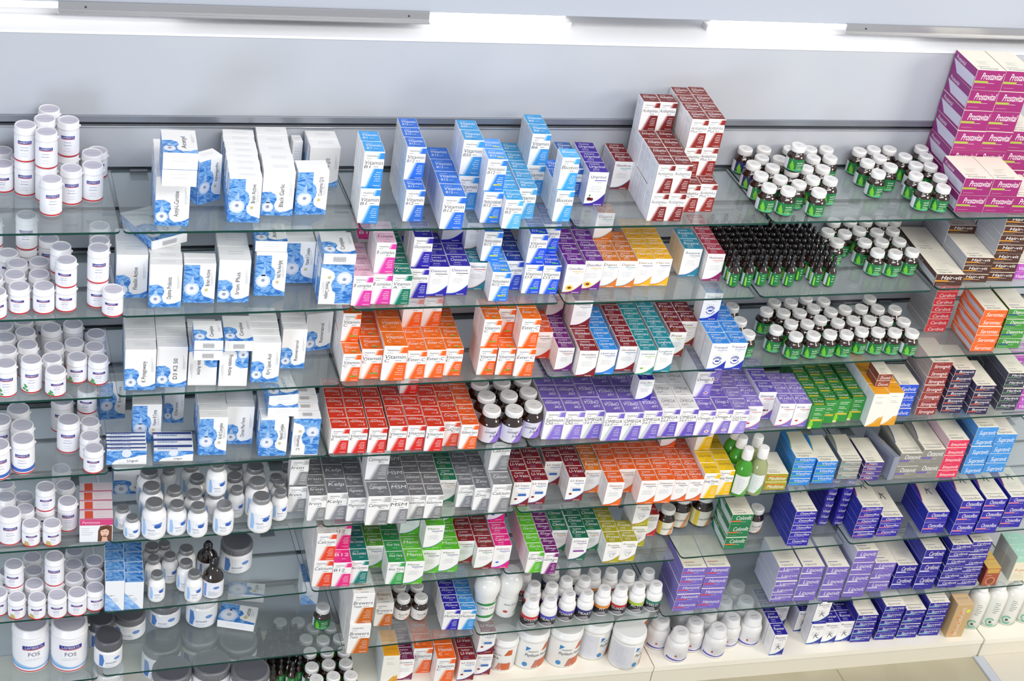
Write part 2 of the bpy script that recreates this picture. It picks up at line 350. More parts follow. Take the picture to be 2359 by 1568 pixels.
def d_flat(W, D, H, p):
    # lying carton: coloured end to the front, pale printed top, coloured flank with a pale strip
    col = p['c']; tp = p.get('top', '#f3eedf'); m = M()
    m.box(-W/2, -D/2, 0, W/2, D/2, H, tp if not p.get('solid') else col, .0006, {'right': col, 'back': col, 'left': p.get('side', col), 'bottom': col, 'top': tp})
    F = faces_of(m, W, D, H); t = F['top']; acc = p.get('acc', GREY)
    if p.get('curve'):
        cc = p['curve']; N = 8
        t.poly([(0, 0), (W*.02, 0)] + [(W*(.02+.20*sin(pi*.5*i/N)), D*(.35+.62*i/N)) for i in range(N+1)] + [(W, D*.985), (W, D), (0, D)], col, 1)
        t.poly([(W*(.02+.20*sin(pi*.5*i/N)), D*(.35+.62*i/N)) for i in range(N+1)] + [(W*(.05+.20*sin(pi*.5*i/N)), D*(.35+.60*i/N)) for i in range(N, -1, -1)], cc, 2)
    t.text(p['t'], W*.14, D*.04, D*.07, p.get('tt', '#8f8f96'), 2, W*.74); t.rect(W*.1, D*.155, W*.9 if p.get('curve') else W*.55, D*.17, acc, 2)
    t.bars(W*.25, D*.42, W*.55, 4, D*.05, '#b4b3b0', 2, .0012, rnd=5)
    if p.get('runner'):
        for q in ([(.50, .78), (.54, .78), (.66, .66), (.61, .65)], [(.48, .72), (.74, .74), (.74, .72), (.48, .70)], [(.61, .66), (.66, .66), (.72, .56), (.68, .56)], [(.52, .7), (.56, .7), (.5, .58), (.46, .58)]):
            t.poly([(W*a, D*b) for a, b in q], '#55566a', 2)
    l = F['left']
    if p.get('strip'): l.poly([(D*.28, H*.12), (D*.98, H*.12), (D*.98, H*.62), (D*.02, H*.62)], p['strip'], 1); l.text(p['t'], D*.1, H*.68, H*.2, '#e9e3ee', 1, D*.4)
    else: l.bars(D*.15, H*.62, D*.7, 2, H*.28, mix(p.get('side', col), '#ffffff', .45), 1)
    f = M(); f.box(-W/2+.0008, -D/2-.0006, .0008, W/2-.0008, -D/2+.0002, H-.0008, col, .0002)
    c = Cv(f, lambda u, v, n: (-W/2+u, -D/2-.0006-n, v))
    tc = p.get('et', '#f6f2f2')
    if p.get('ud'): c.fn = lambda u, v, n: (W/2-u, -D/2-.0006-n, H-v)
    if p.get('two'):
        c.text(p['t'], W*.2, H*.54, H*.34, tc, 1, W*.72, fit=1); c.rect(W*.0, H*.36, W*.48, H*.47, p.get('bar', acc), 1); c.bars(W*.46, H*.36, W*.4, 1, .01, tc, 1, .001); c.bars(W*.08, H*.15, W*.6, 1, .01, mix(col, '#ffffff', .6), 1, .001)
    else:
        c.rect(W*.02, H*.62, W*.9, H*.72, p.get('bar', mix(col, '#ffffff', .5)), 1) if p.get('bar') else None
        c.text(p['t'], W*.14, H*.2, H*.46, tc, 1, W*.76, fit=1); c.bars(W*.2, H*.80, W*.6, 1, .01, mix(col, '#ffffff', .6), 1, .001)
    return m, [('end_flap', f, None)]
def d_plain(W, D, H, p):
    # upright carton with printed words only
    m = M(); m.box(-W/2, -D/2, 0, W/2, D/2, H, p['c'], .0007, {'left': p.get('side', p['c'])}); F = faces_of(m, W, D, H); c = F['front']
    if p.get('orn') == 'vertical':
        c.text(p['t'], W*.62, H*.06, W*.22, '#efe0cf', 2, H*.84, 90, 0)
        for i in range(5): c.disc(W*(.3+.1*(i % 3)), H*(.15+.15*i), W*.09, '#e08a55', 1)
        c.disc(W*.8, H*.8, W*.14, '#dcd94e', 1)
    elif p.get('orn') == 'leaf':
        for i in range(3): c.bars(W*.2, H*(.86-.2*i), W*.7, 2, H*.07, '#e8f2e0', 2, .002, rnd=i+2)
        c.rect(W*.05, H*.32, W*.9, H*.40, '#cdb52c', 2); c.poly([(W*.02, H*.02), (W*.2, H*.0), (W*.34, H*.16), (W*.2, H*.42), (W*.05, H*.3)], '#86cf2e', 2); c.disc(W*.15, H*.03, W*.15, '#e4dfa0', 3, W*.09)
    elif p.get('orn') == 'wave':
        c.poly([(W*.05, 0), (W, 0), (W, H*.3), (W*.75, H*.28), (W*.45, H*.12)], p['acc'], 1); c.bars(W*.2, H*.9, W*.7, 1, .01, GREY, 2); c.bars(W*.25, H*.76, W*.6, 2, H*.05, GREY, 2)
        c.poly([(W*.05, H*.01), (W*.6, H*.15), (W, H*.34), (W, H*.30), (W*.6, H*.12)], mix(p['acc'], '#ffffff', .35), 2)
    elif p.get('orn') == 'gold':
        c.rect(W*.08, H*.72, W*.92, H*.97, '#c9a24a', 1); c.ring(W*.5, H*.27, W*.32, W*.05, '#e0a58a', 2); c.disc(W*.5, H*.27, W*.2, '#8a4a2c', 2, W*.2); c.text(p['t'], W*.1, H*.58, H*.06, '#f0d9b0', 2, W*.8)
    elif p.get('orn') == 'face':
        c.rect(0, H*.74, W, H, '#d2447e', 1); c.text(p['t'], W*.08, H*.82, H*.11, '#f8d8e6', 2, W*.84)
        c.poly([(W*.55, H*.02), (W*.98, H*.02), (W*.98, H*.7), (W*.85, H*.74), (W*.62, H*.7), (W*.56, H*.5)], '#6b4336', 1)
        c.disc(W*.76, H*.42, W*.13, '#e8bfa8', 2, H*.2); c.poly([(W*.66, H*.02), (W*.86, H*.02), (W*.82, H*.28), (W*.70, H*.28)], '#e2b59c', 2)
        c.poly([(W*.62, H*.5), (W*.7, H*.66), (W*.86, H*.64), (W*.9, H*.5), (W*.8, H*.58)], '#5a372c', 3)
        for q in (.71, .81): c.rect(W*(q-.018), H*.45, W*(q+.018), H*.47, '#4a2f2a', 3)
        c.rect(W*.73, H*.31, W*.79, H*.335, '#c0555a', 3); c.bars(W*.06, H*.6, W*.4, 4, H*.09, '#9aa0b0', 2)
    elif p.get('orn') == 'mint':
        c.rect(0, H*.78, W, H, '#a9d8c4', 1); c.text(p['t'], W*.1, H*.4, H*.12, '#d98a4a', 2, W*.6); c.bars(W*.1, H*.3, W*.7, 3, H*.07, '#b9b39a', 2)
    elif p.get('orn') == 'tall':
        c.poly([(0, 0), (W*.9, 0), (W*.3, H*.42), (0, H*.62)], WATERL, 1); c.text(p['t'], W*.12, H*.5, H*.035, DARK, 2, W*.7); c.bars(W*.3, H*.4, W*.55, 3, H*.05, '#9aa3bb', 2)
    elif p.get('orn') == 'blue':
        c.rect(0, 0, W, H*.2, p['acc'], 1); c.bars(W*.2, H*.8, W*.6, 6, H*.08, '#a8b0c8', 2)
    side_print(F['left'], D, H, mix(p['c'], '#ffffff', .5), p.get('sp', '#b9bfd0'))
    def top(c):
        if p.get('orn') == 'tall': c.rect(W*.02, D*.02, W*.98, D*.98, WATER, 1)
        elif p.get('orn') == 'leaf':
            c.text(p['t'], W*.15, D*.42, D*.24, '#e6efe0', 1, W*.7, fit=1); c.bars(W*.15, D*.78, W*.7, 1, .01, '#dfe8da', 1, .002); c.rect(W*.1, D*.1, W*.8, D*.26, '#c9b832', 1)
        elif p.get('orn') == 'face': c.rect(W*.15, D*.1, W*.4, D*.9, '#e2583c', 1); c.rect(0, 0, W, D*.08, '#d2447e', 1); c.bars(W*.5, D*.6, W*.4, 2, D*.3, '#c9b9c4', 1)
        else: c.text(p['t'], W*.15, D*.45, D*.2, p.get('tt', '#b5a890'), 1, W*.7); c.bars(W*.2, D*.25, W*.6, 1, .01, p.get('tt', '#b5a890'), 1)
    return m, [('tuck_flap', flap(W, D, H, p.get('top', p['c']), top), None)]

# ------------------------------------------------------------------ bottle designs
def capm(R, H, z, colr, topc, ribs=True, rough=.35, metal=0, seg=26, dome=.12, text=True):
    m = M(); pr = [(R*.96, z), (R*1.0, z+H*.06), (R*1.0, z+H*.82), (R*.95, z+H*.95), (R*.86, z+H), (R*.80, z+H*(1-dome*.5))]
    m.lathe(pr, mat(colr, rough, metal), seg, {4: mat(topc, rough, metal), 'top': mat(topc, rough, metal)})
    if ribs:
        for i in range(30):
            a = 2*pi*i/30; c, s = cos(a), sin(a); w = R*.05
            p = [(R*1.0*c-w*s, R*c*0+R*1.0*s+w*c), (R*1.015*c, R*1.015*s), (R*1.0*c+w*s, R*1.0*s-w*c)]
            m.faces([(x, y, z+H*.08) for x, y in p]+[(x, y, z+H*.8) for x, y in p], [(0, 1, 4, 3), (1, 2, 5, 4), (3, 4, 5)], mat(mix(colr, '#9a9aa2', .12), rough, metal))
    if text:
        tc = Cv(m, lambda u, v, n: (u, v, z+H*(1-dome*.5)+n)); tc.text('Push', -R*.3, -R*.05, R*.22, mix(topc, '#4a4a58', .5), 1, R*.6); tc.bars(-R*.35, -R*.3, R*.7, 1, .01, mix(topc, '#4a4a58', .3), 1, .0008)
    return m
def d_pot(W, D, H, p):
    R = W/2*.965; hl = .019 if H < .11 else .03; b = M()
    b.lathe([(R*.93, 0), (R, .003), (R, H-hl-.004), (R*.97, H-hl-.001), (R*.97, H-hl)], mat('#f4f4f6', .32), 26)
    L = M(); R2 = W/2; z = H-hl
    L.lathe([(R2*.985, z-.001), (R2*1.0, z+.001), (R2*1.0, z+.004), (R2*.95, z+.006), (R2*.95, H-.003), (R2*.90, H), (R2*.84, H), (R2*.82, H-.002)], mat('#f2f1f5', .3), 28, {'top': mat('#c9c7d6', .35)})
    L.box(R2*.9, -.004, z+.001, R2*1.09, .004, z+.004, mat('#efeff3', .3), .0005)
    tc = Cv(L, lambda u, v, n: (u, v, H-.002+n)); tc.rect(-R2*.6, -R2*.03, R2*.6, R2*.03, '#b9b7c8', 1)
    lb = M(); hb = H-hl; c = band(lb, R+.0004); w = R*1.05
    c.rect(-R*2.2, hb*.04, R*2.2, hb*.93, '#f3f3f8', 0); c.rect(-R*2.2, hb*.045, R*2.2, hb*.045+.0042, '#c9202c', 1)
    c.rect(-w*.62, hb*.70, w*.62, hb*.80, '#2c2f8f', 1); c.rect(-w*.62, hb*.675, w*.62, hb*.695, '#c9202c', 1)
    c.text('LAMBERTS', 0, hb*.72, hb*.06, '#e8e8f6', 2, w*1.1, al='c', shear=0)
    big = H > .13
    if big:
        c.text('FOS', 0, hb*.50, hb*.11, '#5a5f7c', 2, w*.9, al='c', shear=0); c.bars(-w*.5, hb*.42, w, 2, hb*.04, '#b9bccb', 2, al='c')
        c.poly([(-R*2.1, hb*.12), (R*2.1, hb*.12), (R*2.1, hb*.28), (R*1.2, hb*.20), (0, hb*.17), (-R*1.2, hb*.28), (-R*2.1, hb*.36)], '#a9cbee', 1)
        c.poly([(-R*2.1, hb*.12), (R*2.1, hb*.12), (R*2.1, hb*.20), (R*.6, hb*.14), (-R*1.2, hb*.2), (-R*2.1, hb*.26)], '#7fb0e2', 2)
    else:
        c.bars(-w*.5, hb*.56, w*1.0, 2, hb*.10, '#8f93b8', 2, .0016, al='c', rnd=4); c.bars(-w*.4, hb*.34, w*.8, 2, hb*.09, '#c3b9d6', 2, .0012, al='c', rnd=7)
    if p.get('leaf'):
        g = '#3fa04a'
        for (x, y, r) in ((-.55, .3, .16), (-.75, .2, .18), (-.45, .16, .15), (-.65, .36, .12)): c.disc(w*x, hb*y, w*r, g, 3, w*r*.7)
    if p.get('blue'): c.poly([(-R*1.5, hb*.13), (R*1.5, hb*.13), (R*1.5, hb*.3), (0, hb*.24), (-R*1.5, hb*.32)], '#3f6cc0', 2)
    if p.get('gold'): c.poly([(-R*.9, hb*.13), (-R*.2, hb*.13), (-R*.4, hb*.4), (-R*.8, hb*.42)], '#c9b46a', 2)
    return b, [('label', lb, 'wrap-around paper label with a dark blue name panel'), ('snap_lid', L, None)]
def d_silver(W, D, H, p):
    R = W/2; hc = min(.017, H*.16); n = H-hc; b = M()
    b.lathe([(R*.88, 0), (R*.98, .004), (R, .012), (R, n*.72), (R*.97, n*.80), (R*.86, n*.88), (R*.70, n*.93), (R*.66, n)], mat('#f3f3f4', .18, 0, .5, .4), 28)
    cap = capm(R*.72, hc, n, '#9b9c9e', '#85868a', True, .3, .35, text=False)
    lb = M(); c = band(lb, R+.0004); h0, h1 = H*.12, n*.70
    c.rect(-R*2.3, h0, R*2.3, h1, '#f1f2f7', 0); c.poly([(-R*.95, h0+.002), (-R*.6, h0+.002), (-R*.55, h1*.6), (-R*.7, h1), (-R*.95, h1)], '#9fc6f2', 1)
    c.disc(R*.45, h0+(h1-h0)*.68, R*.32, '#2f5fb4', 1, R*.2); c.poly([(-R*.1, h0+(h1-h0)*.8), (R*.8, h0+(h1-h0)*.9), (R*.8, h0+(h1-h0)*.76)], '#5f86cc', 2)
    c.text('vitamin', -R*.45, h0+(h1-h0)*.40, H*.05, '#5c6680', 2, R*1.0); c.bars(-R*.3, h0+(h1-h0)*.28, R*1.0, 3, H*.035, '#a3a8b6', 2, .001, rnd=4)
    return b, [('label', lb, None), ('screw_cap', cap, 'grey metallic cap')]
def d_jar(W, D, H, p):
    R = W/2; hc = p.get('hc', .026); n = H-hc; b = M()
    b.lathe([(R*.9, 0), (R, .005), (R, n*.9), (R*.93, n-.002), (R*.9, n)], mat('#f0f0f1', .22, 0, .5, .3), 30)
    cap = capm(R*.98, hc, n, p.get('cc', '#77787f'), p.get('ct', '#66676f'), True, .38, .2, 32, .1, False)
    lb = M(); c = band(lb, R+.0004); c.rect(-R*2.3, H*.08, R*2.3, n*.86, '#eceef4', 0)
    c.poly([(-R*.9, H*.1), (-R*.62, H*.1), (-R*.5, n*.5), (-R*.62, n*.84), (-R*.9, n*.84)], '#4f7fc8', 1); c.disc(R*.45, n*.6, R*.25, '#6b90d0', 1, R*.14)
    c.text('powder', -R*.4, n*.34, H*.08, '#6b7188', 2, R*.9); c.bars(-R*.35, n*.24, R, 2, H*.06, '#a9adb9', 2)
    return b, [('label', lb, None), ('screw_cap', cap, 'dark grey screw lid')]
AMB = mat('#27130c', .08, 0, .6, .8); AMBL = mat('#4a2612', .08, 0, .6, .8)
def d_green(W, D, H, p):
    R = W/2; hc = .019; n = H-hc; b = M()
    b.lathe([(R*.86, 0), (R*.97, .003), (R, .009), (R, n*.70), (R*.95, n*.79), (R*.80, n*.88), (R*.70, n*.92), (R*.70, n)], AMB if not p.get('amb') else AMBL, 26)
    cap = capm(R*.80, hc, n, '#f0efef', '#dedddd', True, .35)
    lb = M(); c = band(lb, R+.0004); h0, h1 = n*.10, n*.70
    lc = p.get('lc', '#16743c')
    c.rect(-R*1.9, h0, R*2.3, h1, lc, 0); c.rect(-R*1.75, h0+.001, -R*1.0, h1-.001, p.get('sc', '#dfe2ec'), 1)
    if p.get('sp') == 'omega':
        c.rect(-R*1.0, h0, R*2.3, h1, '#dcdbe6', 1); c.poly([(R*.0, h0), (R*1.2, h0), (R*1.9, h1), (R*1.0, h1)], '#8f6fd0', 2)
        c.text('omega', -R*.55, h0+(h1-h0)*.62, H*.085, '#3f3a60', 3, R*1.2); c.text('3-6-9', -R*.1, h0+(h1-h0)*.36, H*.085, '#3f3a80', 3, R*.9); c.bars(-R*.5, h0+(h1-h0)*.84, R*.7, 1, .01, '#77738f', 3)
    elif p.get('sp') == 'lec':
        c.rect(-R*1.0, h0, R*2.3, h1, '#e9e6da', 1); c.rect(-R*.9, h0, -R*.5, h1, '#e2c832', 2); c.poly([(R*.2, h0), (R*.7, h0), (R*1.3, h1), (R*.9, h1)], '#e0975e', 2); c.text(p['t'], -R*.45, h0+(h1-h0)*.42, H*.08, DARK, 3, R*1.2)
    elif p.get('sp') == 'plain':
        c.rect(-R*1.0, h0, R*2.3, h1, '#e4dfdc', 1); c.poly([(R*.0, h0), (R*1.2, h0), (R*1.4, h0+(h1-h0)*.5)], '#b86a48', 2); c.text(p['t'], -R*.5, h0+(h1-h0)*.5, H*.07, DARK, 3, R*1.1); c.bars(-R*.4, h0+(h1-h0)*.35, R, 2, H*.05, GREY, 3)
    else:
        c.poly([(-R*.55, h0+.003), (-R*.2, h0+.002), (-R*.25, h0+(h1-h0)*.45), (-R*.55, h0+(h1-h0)*.9), (-R*.75, h0+(h1-h0)*.4)], '#74c22c', 2)
        c.text('herbal', R*.0, h0+(h1-h0)*.66, H*.07, '#dff2dc', 2, R*.9); c.text('extract', R*.0, h0+(h1-h0)*.46, H*.07, '#dff2dc', 2, R*.9); c.bars(R*.0, h0+(h1-h0)*.30, R*.9, 2, H*.06, '#bfe09a', 2, .0018)
        c.poly([(-R*.9, h0), (R*1.6, h0), (R*1.6, h0+(h1-h0)*.10), (-R*.2, h0+(h1-h0)*.2), (-R*.9, h0+(h1-h0)*.14)], '#3fa67a', 1)
    return b, [('label', lb, p.get('ll')), ('screw_cap', cap, 'white ribbed cap')]
def d_dropper(W, D, H, p):
    R = W/2; n = H*.62; b = M()
    b.lathe([(R*.85, 0), (R*.97, .003), (R, .007), (R, n*.72), (R*.92, n*.84), (R*.5, n*.97), (R*.46, n)], AMB, 20)
    k = mat('#121216', .18, 0, .6, .5); cap = M()
    cap.lathe([(R*.58, n), (R*.6, n+.002), (R*.58, n+H*.13), (R*.42, n+H*.15), (R*.36, n+H*.20), (R*.40, n+H*.26), (R*.36, n+H*.34), (R*.2, n+H*.375)], k, 18)
    lb = M(); c = band(lb, R+.0003); c.rect(-R*1.8, n*.08, R*2.3, n*.72, '#16743c', 0); c.rect(-R*1.6, n*.1, -R*.9, n*.7, '#dfe2ec', 1)
    c.poly([(-R*.5, n*.12), (-R*.2, n*.12), (-R*.3, n*.5), (-R*.6, n*.6)], '#8fd92c', 1); c.bars(R*.0, n*.6, R*.8, 3, n*.13, '#dff2dc', 1, .0018)
    return b, [('label', lb, None), ('dropper_cap', cap, 'black dropper top')]
def d_syrup(W, D, H, p):
    R = W/2; n = H*.78; b = M()
    b.lathe([(R*.88, 0), (R, .005), (R, n*.62), (R*.9, n*.74), (R*.5, n*.9), (R*.34, n*.96), (R*.34, n)], mat('#1d0f0a', .08, 0, .6, .8), 28)
    cap = M(); cap.lathe([(R*.44, n), (R*.45, n+.002), (R*.44, H*.9), (R*.34, H*.92), (R*.3, H*.97), (R*.2, H)], mat('#15151a', .25, 0, .5, .3), 24)
    lb = M(); c = band(lb, R+.0004); c.rect(-R*2.2, H*.05, R*2.2, n*.60, '#e6e8f2', 0); c.disc(R*.3, n*.42, R*.3, '#5c7fc4', 1, R*.16); c.rect(-R*.9, H*.08, -R*.65, n*.54, '#6d92d8', 1); c.bars(-R*.4, n*.28, R*1.1, 4, H*.03, '#8b90a6', 2)
    return b, [('label', lb, None), ('screw_cap', cap, 'black pointed cap')]
def d_sport(W, D, H, p):
    # white bottle with sloping shoulder and tapered white cap, coloured label round the lower half
    R = W/2; w = mat('#f0efef', .25, 0, .5, .2); b = M()
    b.lathe([(R*.87, 0), (R*.98, .003), (R, .008), (R, H*.56), (R*.97, H*.62), (R*.86, H*.69), (R*.72, H*.72), (R*.70, H*.735)], w, 28)
    cap = M(); cap.lathe([(R*.78, H*.72), (R*.80, H*.73), (R*.79, H*.80), (R*.76, H*.805), (R*.72, H*.975), (R*.67, H), (R*.5, H-.001)], mat('#eeedee', .3), 28, {'top': mat('#dcdbdd', .3)})
    tc = Cv(cap, lambda u, v, n_: (u, v, H-.001+n_)); tc.rect(-R*.3, -R*.04, R*.3, R*.04, '#a5a3aa', 1)
    lb = M(); c = band(lb, R+.0004); h0, h1 = H*.08, H*.46
    if p.get('lc') == 'none': c.rect(-R*2, h0, R*2, h1, '#e9e9ec', 0); c.poly([(-R*1.1, h0+.002), (R*1.3, h0+.002), (R*1.3, h0+.012), (R*.3, h0+.006), (-R*.8, h0+.010), (-R*1.1, h0+.012)], '#5a4ab0', 1); c.disc(-R*.2, H*.28, R*.1, '#c0303a', 1); c.bars(-R*.3, H*.38, R*1.1, 5, H*.045, '#9a9cae', 1)
    else:
        c.rect(-R*2.2, h0, R*2.2, h1, '#2c2a30', 0); c.rect(-R*2.2, h1-(h1-h0)*.30, R*2.2, h1, p['lc'], 1); c.text(p['t'], 0, h0+(h1-h0)*.52, H*.10, '#f2f2f6', 2, R*1.8, al='c', shear=0, bold=1); c.poly([(-R*.9, h0+.002), (R*.6, h0+.002), (R*.3, h0+(h1-h0)*.45), (-R*.3, h0+(h1-h0)*.35)], '#8b8790', 2); c.bars(-R*.2, h0+(h1-h0)*.3, R, 2, H*.05, '#c9c9d2', 3)
    parts = [('label', lb, None), ('screw_cap', cap, None)]
    if p.get('film'):
        f = M(); f.lathe([(R*1.01, .003), (R*1.025, H*.57), (R*.95, H*.68), (R*.85, H*.73), (R*.82, H*.99), (R*.6, H*1.01)], FILM, 24, None, False); parts.append(('shrink_wrap', f, 'clear film'))
    return b, parts
def d_tub(W, D, H, p):
    R = W/2; b = M(); n = H*.80; w = mat('#efeeec', .3)
    b.lathe([(R*.9, 0), (R*.97, .005), (R*.97, n-.012), (R*.93, n-.004), (R*.93, n)], w, 34)
    cap = M(); cap.lathe([(R*.99, n), (R*1.0, n+.002), (R*1.0, n+H*.07), (R*.96, n+H*.085), (R*.96, H-.004), (R*.91, H), (R*.86, H-.002)], mat('#f0f0ef', .32), 36, {'top': mat('#e9e9e8', .32)})
    R *= .97; lb = M(); c = band(lb, R+.0004); a = p.get('rot', 0)*R
    if p.get('plain'): c.rect(-R*1.2, n*.1, R*.3, n*.9, '#d9dae2', 0); c.bars(-R*.9, n*.8, R*1.0, 9, n*.07, '#b5b7c6', 1); a = R*.95; 
    c.poly([(a-R*.5, n*.84), (a-R*.5, n*.68), (a-R*.2, n*.8)], '#2f7fc0', 1); c.text('HealthAid', a-R*.35, n*.66, n*.05, DARK, 2, R*.8)
    c.text(p['t'], a-R*.5, n*.5, n*.10, DARK, 2, R*1.5); c.disc(a-R*.42, n*.2, R*.16, '#3d86c6', 1)
    for i in range(4): c.poly([(a+R*(.0+.09*i), n*.08), (a+R*(.06+.09*i), n*.08), (a+R*(.26+.09*i), n*.36), (a+R*(.2+.09*i), n*.36)], '#c4572c', 1)
    c.rect(a+R*.42, n*.08, a+R*1.1, n*.36, '#c9643a', 1); c.poly([(a+R*.5, n*.68), (a+R*1.1, n*.68), (a+R*1.1, n*.9), (a+R*.75, n*.9)], '#c9643a', 1)
    return b, [('label', lb, None), ('screw_lid', cap, None)]
def d_aloe(W, D, H, p):
    R = W/2; w = mat('#efefee', .22, 0, .5, .3); b = M()
    b.lathe([(R*.82, 0), (R*.86, .004), (R*.86, H*.10), (R*.84, H*.48), (R*.9, H*.55), (R, H*.66), (R*.98, H*.76), (R*.85, H*.86), (R*.5, H*.92), (R*.42, H*.93)], w, 30)
    cap = M(); cap.lathe([(R*.56, H*.90), (R*.57, H*.91), (R*.55, H*.99), (R*.48, H), (R*.4, H-.001)], mat('#e9e9ea', .3), 28)
    lb = M(); c = band(lb, R*.86+.0006); R *= .86; c.rect(-R*2, H*.08, R*2, H*.46, '#ececea', 0); c.text(p['t'], -R*.6, H*.30, H*.05, '#55606a', 1, R*1.3)
    if p.get('gr'):
        for y in (.10, .38): c.poly([(-R*1.1, H*y), (R*.9, H*y), (R*1.1, H*(y+.05)), (R*.1, H*(y+.065)), (-R*1.1, H*(y+.03))], '#3a8f4a', 1)
    else: c.disc(-R*.35, H*.16, R*.22, '#c0433f', 1, R*.14); c.poly([(R*.4, H*.1), (R*1.2, H*.1), (R*1.2, H*.4)], '#9bb8a4', 1)
    return b, [('label', lb, None), ('screw_cap', cap, None)]
LIQ = green_liquid('bright_green_liquid', '#4fb035'); LIQ2 = green_liquid('pale_olive_liquid', '#b9c08a')
def d_liquid(W, D, H, p):
    R = W/2; b = M(); n = H*.78
    b.lathe([(R*.85, 0), (R*.98, .004), (R, .012), (R, n*.66), (R*.88, n*.82), (R*.5, n*.96), (R*.38, n)], LIQ if p.get('g') else LIQ2, 26)
    cap = M(); cap.lathe([(R*.58, n), (R*.6, n+.002), (R*.56, H-.004), (R*.5, H), (R*.4, H-.001)], mat('#f0efef', .3), 24)
    lb = M(); c = band(lb, R+.0004); c.rect(-R*1.1, n*.1, R*.7, n*.62, '#e4e9e8', 0); c.poly([(-R*.1, n*.1), (R*.7, n*.1), (R*.7, n*.35)], '#6aa84a', 1); c.bars(-R*.6, n*.52, R*1.0, 6, n*.06, '#a0a8ae', 1)
    return b, [('label', lb, None), ('screw_cap', cap, 'white cap')]
def d_spray(W, D, H, p):
    R = W/2; b = M(); b.lathe([(R*.9, 0), (R, .004), (R, H*.74), (R*.92, H*.82), (R*.6, H*.9), (R*.5, H*.92)], mat('#e9e9e4', .25, 0, .5, .3), 28)
    cap = M(); cap.lathe([(R*.56, H*.90), (R*.58, H*.91), (R*.5, H*.99), (R*.4, H)], mat('#f0f0ee', .3), 24)
    lb = M(); c = band(lb, R+.0004); c.rect(-R*2.2, H*.05, R*2.2, H*.062, '#5aa98a', 0); c.ring(-R*.1, H*.16, R*.46, R*.14, '#6fb79a', 1, 40, 330); c.disc(-R*.1, H*.16, R*.15, '#4a5a58', 1); c.bars(-R*.2, H*.66, R*.7, 6, H*.05, '#6b7d78', 1, .002)
    return b, [('label', lb, None), ('screw_cap', cap, None)]

